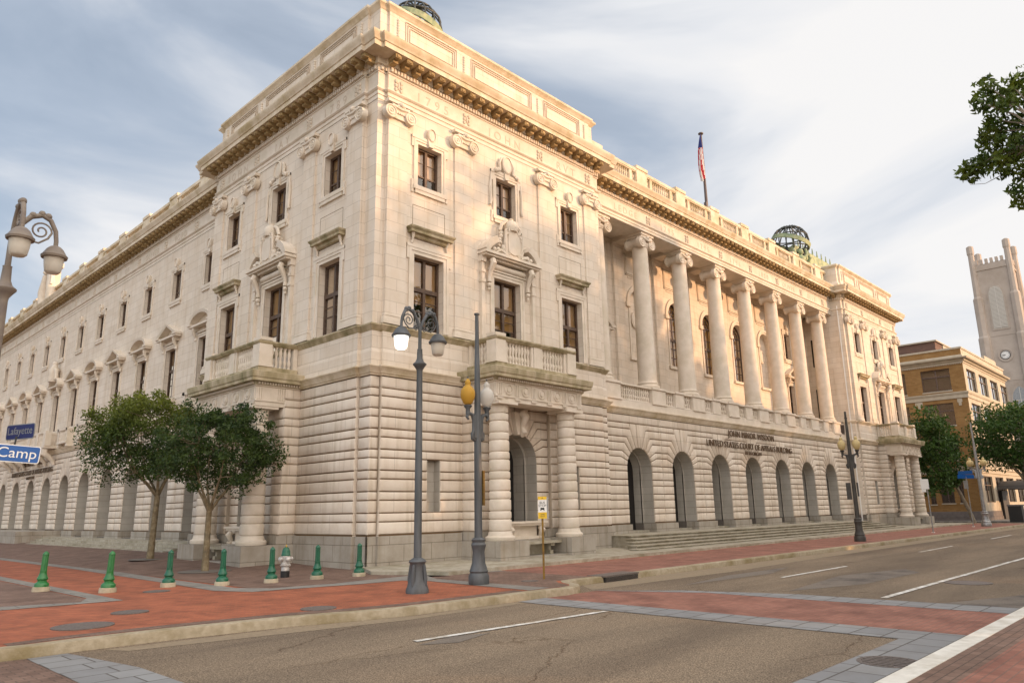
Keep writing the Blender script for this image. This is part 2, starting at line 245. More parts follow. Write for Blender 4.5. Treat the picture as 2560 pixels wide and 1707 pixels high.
# ------------------------------------------------------------------ mesh helpers
XL, XW, YC, D = 0.287, 1.55, 0.95, 0.12
TF = lambda u, w, z: (u, -w, z)                 # front pavilion
TL = lambda u, w, z: (XL-w, u, z)               # left pavilion
TC = lambda u, w, z: (u, YC-w, z)               # front centre
TWG = lambda u, w, z: (XW-w, u, z)              # left wing
TI = lambda u, w, z: (u, w, z)
class MB:
    def __init__(s, T=TI): s.v = []; s.f = []; s.T = T; s.p = []
    def add(s, vs, fs):
        o = len(s.v); s.p.append((o, o+len(vs), len(s.f), len(s.f)+len(fs), tuple(sum(c)/max(len(vs), 1) for c in zip(*vs)))); s.v += [s.T(*p) for p in vs]; s.f += [tuple(i+o for i in f) for f in fs]
    def box(s, u0, u1, w0, w1, z0, z1):
        s.add([(u0,w0,z0),(u1,w0,z0),(u1,w1,z0),(u0,w1,z0),(u0,w0,z1),(u1,w0,z1),(u1,w1,z1),(u0,w1,z1)],
              [(0,1,2,3),(4,5,6,7),(0,1,5,4),(1,2,6,5),(2,3,7,6),(3,0,4,7)])
    def quad(s, a, b, c, d): s.add([a, b, c, d], [(0,1,2,3)])
    def prism(s, poly, w0, w1, poly2=None):
        """poly in (u,z); front at w1 (poly2 may be an inset copy), back at w0"""
        n = len(poly); p2 = poly2 or poly
        s.add([(u,w0,z) for u,z in poly]+[(u,w1,z) for u,z in p2], [tuple(range(n, 2*n))]+[(i,(i+1)%n,n+(i+1)%n,n+i) for i in range(n)])
    def slabz(s, poly, z0, z1):
        n = len(poly)
        s.add([(x,y,z0) for x,y in poly]+[(x,y,z1) for x,y in poly], [tuple(range(n, 2*n)), tuple(range(n))]+[(i,(i+1)%n,n+(i+1)%n,n+i) for i in range(n)])
    def lathe(s, c, prof, seg=12, axis='z', sx=1.0, flute=0, cap=True):
        """prof: list of (radius, height)"""
        vs = []; k = len(prof)
        for r, h in prof:
            for i in range(seg):
                a = 2*math.pi*i/seg; rr = r*(1-flute*(i % 2)); x, y = rr*math.cos(a)*sx, rr*math.sin(a)
                vs.append((c[0]+x, c[1]+y, c[2]+h) if axis == 'z' else ((c[0]+x, c[1]+h, c[2]+y) if axis == 'w' else (c[0]+h, c[1]+x, c[2]+y)))
        fs = [(j*seg+i, j*seg+(i+1)%seg, (j+1)*seg+(i+1)%seg, (j+1)*seg+i) for j in range(k-1) for i in range(seg)]
        if cap: fs += [tuple(range(seg)), tuple((k-1)*seg+i for i in range(seg))]
        s.add(vs, fs)
    def tube(s, pts, r, seg=6, cap=True):
        P = [Vector(p) for p in pts]; n = len(P); rs = r if isinstance(r, (list, tuple)) else [r]*n
        vs = []; prev = None
        for i, p in enumerate(P):
            d = (P[min(i+1, n-1)]-P[max(i-1, 0)]).normalized()
            a = prev if prev is not None else (Vector((0,0,1)) if abs(d.z) < 0.9 else Vector((1,0,0)))
            x = d.cross(a).cross(d)
            x = x.normalized() if x.length > 1e-6 else d.orthogonal().normalized()
            y = d.cross(x); prev = x
            for k in range(seg):
                t = 2*math.pi*k/seg; q = p+(x*math.cos(t)+y*math.sin(t))*rs[i]; vs.append(tuple(q))
        fs = [(j*seg+i, j*seg+(i+1)%seg, (j+1)*seg+(i+1)%seg, (j+1)*seg+i) for j in range(n-1) for i in range(seg)]
        if cap: fs += [tuple(range(seg)), tuple((n-1)*seg+i for i in range(seg))]
        s.add(vs, fs)
    def ball(s, c, r, seg=8, rings=5, sc=(1,1,1)):
        vs = []; 
        for j in range(rings+1):
            t = math.pi*j/rings
            for i in range(seg):
                a = 2*math.pi*i/seg; vs.append((c[0]+r*sc[0]*math.sin(t)*math.cos(a), c[1]+r*sc[1]*math.sin(t)*math.sin(a), c[2]+r*sc[2]*math.cos(t)))
        s.add(vs, [(j*seg+i, j*seg+(i+1)%seg, (j+1)*seg+(i+1)%seg, (j+1)*seg+i) for j in range(rings) for i in range(seg)])
    def sweep(s, path, prof, closed=False):
        """mitred moulding: path = plan polyline (outward to its right), prof = (offset, z)"""
        n = len(path); offs = []
        for i in range(n):
            p = Vector(path[i])
            def nrm(a, b): d = (Vector(b)-Vector(a)).normalized(); return Vector((d.y, -d.x))
            if i == 0 and not closed: m = nrm(path[0], path[1])
            elif i == n-1 and not closed: m = nrm(path[-2], path[-1])
            else:
                a = nrm(path[i-1], path[i]); b = nrm(path[i], path[(i+1)%n]); m = (a+b); m = m/(m.dot(a)) if m.length > 1e-6 else a
            offs.append(m)
        k = len(prof); vs = []
        for i in range(n):
            for o, z in prof:
                q = Vector(path[i])+offs[i]*o; vs.append((q.x, q.y, z))
        fs = []
        for i in range(n-1+(1 if closed else 0)):
            j = (i+1) % n
            for a in range(k-1): fs.append((i*k+a, j*k+a, j*k+a+1, i*k+a+1))
        s.add(vs, fs)
    def build(s, name, m, parent=None, smooth=0, label=None, key=None):
        if key:                                  # one object for each group of primitives
            G = {}
            for p in s.p: G.setdefault(key(*p[4]), []).append(p)
            res = []
            for k in sorted(G):
                q = MB()
                for a, b_, c, d, _ in G[k]:
                    o = len(q.v); q.v += s.v[a:b_]; q.f += [tuple(i-a+o for i in f) for f in s.f[c:d]]
                res.append(q.build(name, m, parent, smooth, label))
            return res
        me = bpy.data.meshes.new(name); me.from_pydata(s.v, [], s.f); me.materials.append(M[m] if isinstance(m, str) else m)
        if s.f:
            b = bmesh.new(); b.from_mesh(me); bmesh.ops.recalc_face_normals(b, faces=b.faces[:]); b.to_mesh(me); b.free()
        if smooth:
            me.shade_smooth(); me.set_sharp_from_angle(angle=R(smooth))
        o = bpy.data.objects.new(name, me); C0.objects.link(o)
        if parent: o.parent = parent
        if label: o['label'] = label
        return o
def near(L_): return lambda u, w_, z: min(range(len(L_)), key=lambda i: abs(L_[i]-u))
halves = lambda u, w_, z: u > 6.8
def thing(name, label, cat, loc=(0,0,0), rz=0, group=None):
    o = bpy.data.objects.new(name, None); C0.objects.link(o); o.location = loc; o.rotation_euler = (0,0,rz); o.empty_display_size = 0.3
    o['label'] = label; o['category'] = cat
    if group: o['group'] = group
    return o
def tag(o, label, cat, group=None):
    o['label'] = label; o['category'] = cat
    if group: o['group'] = group
    return o
def structure(o): o['kind'] = 'structure'; return o
def dup(o, parent=None, off=None):
    c = o.copy(); C0.objects.link(c)
    if parent: c.parent = parent
    if off: c.location = Vector(o.location)+Vector(off)
    for ch in list(o.children): dup(ch, c)
    return c
def offset_poly(poly, d):
    """inset a simple polygon by d"""
    n = len(poly); A = sum(poly[i][0]*poly[(i+1)%n][1]-poly[(i+1)%n][0]*poly[i][1] for i in range(n)); sg = 1 if A > 0 else -1
    res = []
    for i in range(n):
        p0, p1, p2 = Vector(poly[i-1]), Vector(poly[i]), Vector(poly[(i+1)%n])
        a = (p1-p0); b = (p2-p1)
        if a.length < 1e-6 or b.length < 1e-6: res.append(tuple(p1)); continue
        a.normalize(); b.normalize(); na = Vector((-a.y, a.x))*sg; nb = Vector((-b.y, b.x))*sg
        m = na+nb; k = m.dot(na)
        m = m/k if k > 0.35 else na
        q = p1+m*d; res.append((q.x, q.y))
    return res
def block(mb, poly, w=0.0, dep=0.055, g=0.014, ch=0.028):
    a = offset_poly(poly, g); b = offset_poly(poly, g+ch)
    n = len(poly)
    c = offset_poly(poly, g+ch*0.35)
    mb.add([(u,w-dep,z) for u,z in a]+[(u,w-dep*0.25,z) for u,z in c]+[(u,w,z) for u,z in b],
           [tuple(range(2*n, 3*n))]+[(i,(i+1)%n,n+(i+1)%n,n+i) for i in range(n)]+[(n+i,n+(i+1)%n,2*n+(i+1)%n,2*n+i) for i in range(n)])
def wall(mb, u0, u1, z0, z1, holes=(), w=0.0, dep=0.4, arch=()):
    """flat wall at w with rectangular holes (a,b,za,zb) and their reveals; arch holes (uc,R,zspring,zbottom)"""
    us = sorted({u0, u1, *[x for h in holes for x in h[:2]], *[x for a in arch for x in (a[0]-a[1], a[0]+a[1])]})
    zs = sorted({z0, z1, *[x for h in holes for x in h[2:]], *[x for a in arch for x in (a[2], a[3], a[2]+a[1]+0.02)]})
    us = [x for x in us if u0-1e-6 <= x <= u1+1e-6]; zs = [x for x in zs if z0-1e-6 <= x <= z1+1e-6]
    for i in range(len(us)-1):
        for j in range(len(zs)-1):
            a, b, c, d = us[i], us[i+1], zs[j], zs[j+1]; um, zm = (a+b)/2, (c+d)/2
            if any(h[0] < um < h[1] and h[2] < zm < h[3] for h in holes): continue
            if any(abs(um-q[0]) < q[1] and q[3] < zm < q[2]+q[1]+0.02 for q in arch): continue
            mb.quad((a,w,c),(b,w,c),(b,w,d),(a,w,d))
    for a, b, c, d in holes:
        for q in (((a,w,c),(a,w-dep,c),(a,w-dep,d),(a,w,d)), ((b,w,c),(b,w-dep,c),(b,w-dep,d),(b,w,d)), ((a,w,d),(a,w-dep,d),(b,w-dep,d),(b,w,d)), ((a,w,c),(a,w-dep,c),(b,w-dep,c),(b,w,c))): mb.quad(*q)
    for uc, r, zs_, zb in arch:
        n = 16; P = [(uc+r*math.cos(math.pi*k/n), zs_+r*math.sin(math.pi*k/n)) for k in range(n+1)]; T = zs_+r+0.02
        for k in range(n):
            (x0,y0),(x1,y1) = P[k], P[k+1]; mb.quad((x0,w,y0),(x1,w,y1),(x1,w,T),(x0,w,T))
def reveal(mb, uc, r, zs, zb, w0, w1, n=20):
    P = [(uc+r, zb)]+[(uc+r*math.cos(math.pi*k/n), zs+r*math.sin(math.pi*k/n)) for k in range(n+1)]+[(uc-r, zb)]
    for a, b in zip(P, P[1:]): mb.quad((a[0],w0,a[1]),(b[0],w0,b[1]),(b[0],w1,b[1]),(a[0],w1,a[1]))
def archring(mb, uc, r0, r1, zs, w0, w1, a0=0, a1=180, n=20, zb=None):
    """flat ring band in front of the wall between radii; goes down to zb as legs"""
    A = [R(a0+(a1-a0)*k/n) for k in range(n+1)]
    I = [(uc+r0*math.cos(a), zs+r0*math.sin(a)) for a in A]; O = [(uc+r1*math.cos(a), zs+r1*math.sin(a)) for a in A]
    if zb is not None:
        I = [(uc+r0, zb)]+I+[(uc-r0, zb)]; O = [(uc+r1, zb)]+O+[(uc-r1, zb)]
    k = len(I)
    mb.add([(u,w1,z) for u,z in I]+[(u,w1,z) for u,z in O]+[(u,w0,z) for u,z in I]+[(u,w0,z) for u,z in O],
           [(i,i+1,k+i+1,k+i) for i in range(k-1)]+[(i,i+1,2*k+i+1,2*k+i) for i in range(k-1)]+[(k+i,k+i+1,3*k+i+1,3*k+i) for i in range(k-1)]+[(0,k,3*k,2*k),(k-1,2*k-1,4*k-1,3*k-1)])
ZG = [1.04]
for i in range(15): ZG.append(ZG[-1]+(0.4 if i % 2 == 0 else 0.277))
ZTOP = ZG[-1]   # 6.179
def rust_rect(mb, u0, u1, holes=(), w=0.0, zr=None, g=0.014):
    """rusticated courses from u0 to u1, cut by rectangular holes"""
    for k in range(15):
        a, b = ZG[k], ZG[k+1]; cuts = [(u0, u1)]
        for h in holes:
            if h[2] < (a+b)/2 < h[3]:
                cuts = [c for p, q in cuts for c in ((p, min(q, h[0])), (max(p, h[1]), q)) if c[1]-c[0] > 0.05]
        for p, q in cuts: block(mb, [(p-0.014,a),(q+0.014,a),(q+0.014,b),(p-0.014,b)], w)
AX = {14:0.16, 13:0.66, 12:1.0, 11:1.2, 10:1.42, 9:1.55, 8:1.66, 7:1.75}   # where a groove at ZG[k] turns down
AT = {14:84, 13:74, 12:60, 11:48, 10:34, 9:22.5, 8:10.5, 7:0}
def rust_arch(mb, uc, hwL, hwR, r, zs, w=0.0, zb=1.04):
    """rusticated bay with a round arch and stepped voussoirs; spring near ZG[7]"""
    for sd, hw in ((-1, hwL), (1, hwR)):
        f = (r/1.05)
        for k in range(15):
            a, b = ZG[k], ZG[k+1]
            if b <= zs+0.06: P = [(r, a), (hw, a), (hw, b), (r, b)]
            elif k < 7: continue
            elif k == 14: P = None
            else:
                def tip(j): t = R(AT[j]); return (r*math.cos(t), zs+r*math.sin(t))
                xa = min(AX[k]*f, hw-0.05) if k > 7 else r; xb = min(AX[k+1]*f, hw-0.05)
                t0, t1 = AT[k], AT[k+1]; arc = [(r*math.cos(R(t0+(t1-t0)*j/3)), zs+r*math.sin(R(t0+(t1-t0)*j/3))) for j in (3, 2, 1, 0)]
                if k == 7: P = [(hw, a), (hw, b), (xb, b)]+arc[:3]+[(r, zs), (r, a)] if zs > a+0.03 else [(hw, a), (hw, b), (xb, b)]+arc[:3]+[(r, a)]
                elif k == 13:
                    P = [(hw, a), (hw, b), (0.20*f, b)]+arc+[(xa, a)]
                    # outer voussoir separate from the wall course
                    xm = 0.74*f; P = None
                    block(mb, [(uc+sd*x, z) for x, z in [(hw, a), (hw, b), (xm, b), (xa, a)]], w)
                    block(mb, [(uc+sd*x, z) for x, z in [(xm, b), (0.17*f, b)]+arc+[(xa, a)]], w)
                else: P = [(hw, a), (hw, b), (xb, b)]+arc+[(xa, a)]
            if P: block(mb, [(uc+sd*x, z) for x, z in P], w)
    # keystone and the full top course
    t = R(84); kx = r*math.cos(t)
    block(mb, [(uc-kx, zs+r*math.sin(t)), (uc+kx, zs+r*math.sin(t)), (uc+0.17, ZG[14]), (uc-0.17, ZG[14])], w+0.02)
    block(mb, [(uc-hwL, ZG[14]), (uc+hwR, ZG[14]), (uc+hwR, ZG[15]), (uc-hwL, ZG[15])], w)
# ================================================================== GROUND (setting)
ZR = -0.15
g = MB(); g.box(-400, 900, -500, 900, -0.6, -0.30); structure(g.build('ground', 'gutter'))
g = MB(); g.quad((-60, -16.9, ZR), (300, -16.9, ZR), (300, -7.4, ZR), (-60, -7.4, ZR)); g.quad((-60, -7.4, ZR), (-11.9, -7.4, ZR), (-11.9, 120, ZR), (-60, 120, ZR)); g.quad((59.4, -7.4, ZR), (68.4, -7.4, ZR), (68.4, 120, ZR), (59.4, 120, ZR))
structure(g.build('road', 'asphalt'))
CURB = [(-12.5, 90), (-12.5, -5.2), (-12.35, -6.1), (-11.9, -6.8), (-11.2, -7.3), (-10.4, -7.45), (-9.8, -7.42), (-8.45, -7.5), (-6.6, -7.8), (-5.5, -8.18), (-4.57, -8.4), (-2.8, -8.5), (-1.25, -8.52), (-0.3, -8.66), (0.25, -8.55), (0.6, -8.25), (0.82, -7.85), (1.08, -7.58), (1.5, -7.52), (2.3, -7.55), (57.6, -7.6), (58.6, -7.3), (59.3, -6.4), (59.5, -5), (59.5, 90)]
CU = MB(); CU.sweep(CURB, [(-0.24, -0.16), (-0.24, 0.006), (-0.05, 0.008), (-0.012, -0.004), (0.0, -0.03), (0.01, -0.16)]); structure(CU.build('kerb', 'curb', smooth=40))
def inner(d):
    res = []
    for i in range(len(CURB)):
        a = Vector(CURB[max(i-1, 0)]); b = Vector(CURB[min(i+1, len(CURB)-1)]); t = (b-a).normalized(); res.append(tuple(Vector(CURB[i])-Vector((t.y, -t.x))*d))
    return res
g = MB(); g.add([(x, y, 0.0) for x, y in inner(0.2)], [tuple(range(len(CURB)))]); structure(g.build('pavement', 'redbrick'))
def hz(x, y):
    a = min(max((x+4.6)/4.4, 0), 1); b = min(max((y-0.5)/11.0, 0), 1); return 0.30*a*b*b*(3-2*b)
def sheet(name, m, polys, z):
    g = MB()
    for P in polys: g.add([(x, y, z) for x, y in P], [tuple(range(len(P)))])
    return structure(g.build(name, m))
sheet('pavement_red_faded', 'redbrick2', [[(2.3, -7.3), (2.35, -3.9), (58.5, -3.9), (58.8, -7.3)]], 0.004)
sheet('pavement_kerb_course', 'brownbrick', [[(-10.6, -7.15), (-9.8, -7.1), (-8.5, -7.2), (-6.6, -7.5), (-5.5, -7.88), (-4.5, -8.1), (-2.8, -8.2), (-1.3, -8.25), (-1.3, -7.95), (-2.8, -7.88), (-4.4, -7.78), (-5.4, -7.56), (-6.5, -7.18), (-8.5, -6.88), (-9.8, -6.78), (-10.6, -6.85)]], 0.004)
sheet('pavement_brown', 'brownbrick', [[(-0.55, -8.3), (-0.1, -8.35), (0.3, -8.2), (0.5, -7.7), (0.85, -7.3), (2.3, -7.25), (2.35, -3.2), (-0.35, -3.2), (-0.75, -4.4)], [(-9.7, -1.45), (-7.9, -2.0), (-7.9, 30), (-12.1, 30), (-12.1, -1.3)], [(0.4, -3.9), (0.4, -0.2), (-1.4, -2.4), (-0.35, -3.5)]], 0.004)
sheet('pavement_grey_band', 'greyband', [[(-5.3, 60), (-5.0, 9.8), (-5.25, 2.0), (-5.42, -2.1), (-5.0, -3.16), (-3.3, -3.5), (-2.45, -3.75), (-1.25, -3.85), (-0.95, -4.4), (-1.15, -8.25), (-0.5, -8.3), (-0.45, -4.3), (0.1, -3.2), (2.4, -4.1), (2.4, -3.75), (0.3, -2.9), (-1.4, -2.9), (-2.75, -3.0), (-4.3, -2.75), (-4.78, -1.9), (-4.72, 2.8), (-4.4, 10.1), (-4.5, 60)],
      [(-7.42, 30), (-7.50, -2.38), (-9.7, -2.14), (-12.1, -1.9), (-12.1, -1.2), (-9.5, -1.45), (-8.2, -1.95), (-7.86, -1.2), (-7.85, 30)]], 0.008)
g = MB(); xs = [-4.6+0.37*i for i in range(20)]; ys = [-2.9, -1.6, -0.4]+[0.5+1.0*i for i in range(13)]+[14, 20, 40, 70]
for i in range(len(xs)-1):
    for j in range(len(ys)-1):
        P = [(xs[i], ys[j]), (xs[i+1], ys[j]), (xs[i+1], ys[j+1]), (xs[i], ys[j+1])]
        if ys[j] < -2.0 and xs[i+1] > -0.5: continue
        g.add([(x, y, 0.006+hz(x, y)) for x, y in P], [(0, 1, 2, 3)])
structure(g.build('plaza_paving', 'brownbrick'))
# tree pits and covers belong to the paving
for x, y, r in ((-2.25, 10.5, 0.75), (-2.96, 4.0, 0.8)):
    g = MB(); g.lathe((x, y, hz(x, y)+0.007), [(r, 0), (r, 0.012), (0, 0.013)], 20); structure(g.build('tree_pit_soil', 'darkstone'))
for i, (x, y, r, z, wh) in enumerate(((-9.3, -5.9, 0.46, 0, 'set in the red brick near the kerb, largest of the pavement covers'), (-8.15, -4.65, 0.32, 0, 'set in red brick behind the largest pavement cover'), (-6.3, -1.0, 0.30, 0, 'between the second and third bollards'), (-5.7, -7.13, 0.33, 0, 'beside the kerb in front of the bollards'),
        (7.05, -14.83, 0.50, ZR, 'out in the road beside the long white lane line'), (-3.6, -16.42, 0.36, ZR, 'with a waffle pattern in the grey slab gutter'), (0.45, -6.8, 0.22, 0, 'small one by the bus stop post'))):
    g = MB(); g.lathe((x, y, z), [(r, 0.0), (r, 0.014), (r*0.93, 0.016), (r*0.91, 0.010), (r*0.90, 0.011), (0.0, 0.011)], 28)
    if i == 5:
        for a in range(-3, 4):
            hwid = math.sqrt(max(0.3**2-(a*0.09)**2, 0)); g.box(x+a*0.09-0.02, x+a*0.09+0.02, y-hwid, y+hwid, z+0.01, z+0.022)
    tag(g.build('manhole_cover', 'metal'), 'round iron cover '+wh, 'manhole cover', 'iron covers in the street')
# crosswalks, slabs, markings
sheet('crosswalk_brick', 'redbrick2', [[(-1.0, -16.9), (1.8, -16.9), (1.8, -10.6), (0.9, -8.6), (-1.0, -8.6)]], ZR+0.004)
sheet('crosswalk_slabs', 'slab', [[(-1.85, -8.6), (-1.0, -8.6), (-1.0, -16.9), (-1.85, -16.9)], [(1.8, -16.9), (2.65, -16.9), (2.6, -12.6), (1.9, -10.2), (1.2, -9.3), (0.8, -8.4), (0.9, -8.9), (1.8, -10.9)], [(-30, -16.9), (-1.85, -16.9), (-1.85, -16.0), (-30, -16.0)], [(-10.45, -7.5), (-9.95, -7.5), (-9.65, -9.4), (-9.65, -16.0), (-10.45, -16.0)]], ZR+0.008)
sheet('crosswalk_side_brick', 'brownbrick', [[(-14.5, -7.4), (-10.45, -7.5), (-10.45, -16.0), (-14.5, -16.0)]], ZR+0.004)
sheet('gutter_strip', 'gutter', [[(0.9, -8.4), (1.6, -7.5), (60, -7.55), (60, -8.3), (14, -8.5), (7, -8.7), (3, -8.5)], [(-9.5, -7.6), (-6.6, -7.9), (-4.5, -8.5), (-1.9, -8.6), (-1.9, -8.85), (-5, -8.8), (-9.3, -8.0)]], ZR+0.004)
sheet('asphalt_patch', 'asphalt2', [[(3.1, -12.2), (7.5, -11.7), (10.5, -12.4), (9.5, -13.1), (5.5, -13.0)], [(3, -9.6), (6, -9.2), (9.5, -9.35), (7.2, -9.9)], [(-6.4, -10.95), (-5.6, -10.75), (-5.0, -11.0), (-5.9, -11.25)], [(2.7, -15.4), (4.2, -16.0), (6.5, -16.8), (2.7, -16.8)]], ZR+0.005)
g = MB()
def stripe(x0, y0, x1, y1, wd, z=ZR+0.012):
    d = Vector((x1-x0, y1-y0)).normalized(); n = Vector((-d.y, d.x))*wd/2
    g.add([(x0+n.x, y0+n.y, z), (x1+n.x, y1+n.y, z), (x1-n.x, y1-n.y, z), (x0-n.x, y0-n.y, z)], [(0, 1, 2, 3)])
for a in ((-6.25, -10.68, -1.95, -10.95), (6.1, -10.69, 10.65, -10.7), (19, -10.45, 24, -10.36), (32, -10.2, 37.4, -10.08), (46, -10, 51, -9.95)): stripe(*a, 0.12)
for i in range(9): stripe(2.9+6.0*i, -14.27, 2.9+6.0*i+5.98, -14.25, 0.13)
structure(g.build('lane_markings', 'mark'))
g = MB(); g.box(-40, 120, -17.13, -16.9, -0.5, 0.005); structure(g.build('kerb_white', 'white'))
g = MB(); g.box(-40, 120, -60, -17.13, -0.5, 0.0); structure(g.build('pavement_park_side', 'brownbrick'))
sheet('pavement_park_red', 'redbrick2', [[(-40, -17.5), (120, -17.5), (120, -19.6), (-40, -19.6)]], 0.004)
g = MB(); g.box(68.5, 200, -7.5, 60, -0.5, -0.02); structure(g.build('pavement_far_block', 'greyband'))
# storm drain in the kerb
t = thing('storm_drain', 'dark storm drain opening cut into the pale kerb near the bus stop', 'storm drain', (3.2, -7.5, 0))
g = MB(); g.box(-0.75, 0.75, -0.095, 0.3, -0.145, -0.02); g.build('opening', 'dark', t)
g = MB(); g.box(-0.8, 0.8, -0.10, 0.45, -0.018, 0.016); g.build('cover_plate', 'metal', t)
g = MB()
for i in range(5): g.box(-0.72, 0.72, -0.115, -0.097, -0.135+i*0.026, -0.127+i*0.026)
g.build('grille', 'metal', t)
# ================================================================== COURTHOUSE
CH = thing('courthouse', 'long cream marble courthouse with corner pavilion, colonnade and rusticated ground floor', 'courthouse')
M0 = 6.8
LP = [(XW, 96), (XW, 13.3), (XL+D, 13.3), (XL+D, 12.83), (XL, 12.83), (XL, 0.77), (XL+D, 0.77), (XL+D, D), (0.77, D), (0.77, 0), (12.83, 0), (12.83, D), (13.3, D), (13.3, YC), (44.48, YC), (44.48, D), (44.87, D), (44.87, 0), (56.93, 0), (56.93, D), (57.4, D), (57.4, 14)]
# path runs with the building on its left, so outward is to its right
def entab(name, prof, m, smooth=0, path=LP):
    b = MB(); b.sweep(path, prof); return b.build(name, m, CH, smooth)
entab('string_course', [(0, 6.179), (0.05, 6.19), (0.05, 6.24), (0.09, 6.25), (0.12, 6.33), (0.19, 6.42), (0.22, 6.45), (0.22, 6.49), (0.0, 6.53)], 'corn', 35)
NC = [p for p in LP]
# ---- belt between string and sill course (pavilions and wing)
def strip(path, z0, z1, off=0.0): b.sweep(path, [(off, z0), (off, z1)])
PAV1 = LP[:14]; PAV2 = LP[14:]
b = MB()
for P in (PAV1, PAV2): b.sweep(P, [(0.03, 6.5), (0.03, 6.98), (0.0, 7.10), (0.0, 7.72)])
b.build('belt_wall', 'ashlar', CH)
for P in (LP[1:14], PAV2):
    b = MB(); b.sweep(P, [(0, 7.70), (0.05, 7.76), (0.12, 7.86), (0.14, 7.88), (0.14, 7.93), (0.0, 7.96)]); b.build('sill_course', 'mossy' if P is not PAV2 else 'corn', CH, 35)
# ---- entablature
entab('architrave', [(0.02, 16.33), (0.02, 16.5), (0.05, 16.505), (0.05, 16.64), (0.08, 16.65), (0.13, 16.70), (0.13, 16.74), (0.02, 16.76)], 'stone')
entab('frieze', [(0.02, 16.755), (0.02, 17.40), (0.06, 17.42), (0.06, 17.47)], 'stone')
entab('cornice', [(0.06, 17.46), (0.06, 17.66), (0.14, 17.68), (0.14, 17.93), (0.66, 17.94), (0.66, 18.13), (0.70, 18.15), (0.73, 18.24), (0.80, 18.33), (0.82, 18.40), (0.82, 18.43), (0.0, 18.50)], 'corn', 30)
def along(path, fn, pitch, end=0.0, maxlen=1e9):
    for a, c in zip(path, path[1:]):
        A, B = Vector(a), Vector(c); ln = (B-A).length; d = (B-A).normalized(); nrm = Vector((d.y, -d.x))
        n = int((ln+2*end)/pitch+0.35)
        if n < 1: continue
        p = (ln+2*end)/n
        for i in range(n): fn(A+d*(-end+(i+0.5)*p), d, nrm)
def obox(b, c, d, n, hw, o0, o1, z0, z1):
    P = [c-d*hw+n*o0, c+d*hw+n*o0, c+d*hw+n*o1, c-d*hw+n*o1]; b.slabz([tuple(p) for p in P], z0, z1)
VIS = LP[:]
b = MB(); along(VIS, lambda c, d, n: obox(b, c, d, n, 0.048, 0.05, 0.135, 17.49, 17.645), 0.145); b.build('dentils', 'stone', CH)['kind'] = 'stuff'
b = MB()
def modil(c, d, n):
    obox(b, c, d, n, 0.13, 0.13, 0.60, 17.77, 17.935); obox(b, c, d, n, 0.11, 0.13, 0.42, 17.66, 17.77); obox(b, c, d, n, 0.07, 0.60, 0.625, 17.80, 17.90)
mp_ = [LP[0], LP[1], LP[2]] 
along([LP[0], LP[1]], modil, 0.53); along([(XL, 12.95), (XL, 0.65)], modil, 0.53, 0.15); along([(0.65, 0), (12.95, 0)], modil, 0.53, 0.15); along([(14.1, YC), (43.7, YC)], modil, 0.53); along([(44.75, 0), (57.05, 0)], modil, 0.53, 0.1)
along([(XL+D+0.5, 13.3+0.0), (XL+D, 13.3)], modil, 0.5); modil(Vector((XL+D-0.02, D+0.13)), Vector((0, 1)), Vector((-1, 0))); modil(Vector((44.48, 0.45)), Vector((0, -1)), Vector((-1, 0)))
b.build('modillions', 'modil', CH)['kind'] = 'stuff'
# attics above the pavilions
ATT = [(13.2, 13.3), (XL+D, 13.3), (XL+D, 12.83), (XL+0.02, 12.83), (XL+0.02, 0.77), (XL+D, 0.77), (XL+D, D), (0.77, D), (0.77, 0.02), (12.83, 0.02), (12.83, D), (13.2, D), (13.2, 13.3)]
b = MB(); b.sweep(ATT, [(0.05, 18.45), (0.05, 18.78), (-0.02, 18.90), (-0.05, 19.0), (-0.05, 20.15)]); b.build('attic_wall', 'ashlar', CH)
b = MB(); b.sweep(ATT, [(-0.05, 20.13), (0.0, 20.17), (0.02, 20.22), (0.12, 20.30), (0.12, 20.40), (0.0, 20.46), (-0.7, 20.46)]); b.build('attic_cap', 'corn', CH, 30)
b = MB(); b.box(3.4, 10.4, 0.5, 12.0, 20.3, 20.78); b.box(0.9, 12.8, 3.6, 9.6, 20.3, 20.77); b.box(0.5, 13.0, 0.5, 12.9, 20.2, 20.44); b.build('attic_roof', 'stone', CH)
def attic_panels(T):
    b = MB(T); f = MB(T)
    for u0, u1 in ((1.55, 4.15), (4.95, 8.65), (9.45, 12.05)):
        for k in range(3):
            i = k*0.1; a, c, z0, z1 = u0+i, u1-i, 19.02+i, 20.04-i
            for q in ((a, c, z1-0.022, z1), (a, c, z0, z0+0.022), (a, a+0.022, z0+0.022, z1-0.022), (c-0.022, c, z0+0.022, z1-0.022)): b.box(q[0], q[1], -0.06, -0.035, q[2], q[3])
    for u in (1.2, 4.55, 9.05, 12.4):
        for k in range(7): f.ball((u, -0.05, 19.25+k*0.11), 0.06, 6, 4)
    b.build('attic_panel_moulding', 'carve', CH, key=near([2.85, 6.8, 10.75])); f.build('attic_garland', 'stone', CH, key=near([1.2, 4.55, 9.05, 12.4]))
attic_panels(TF); attic_panels(TL)
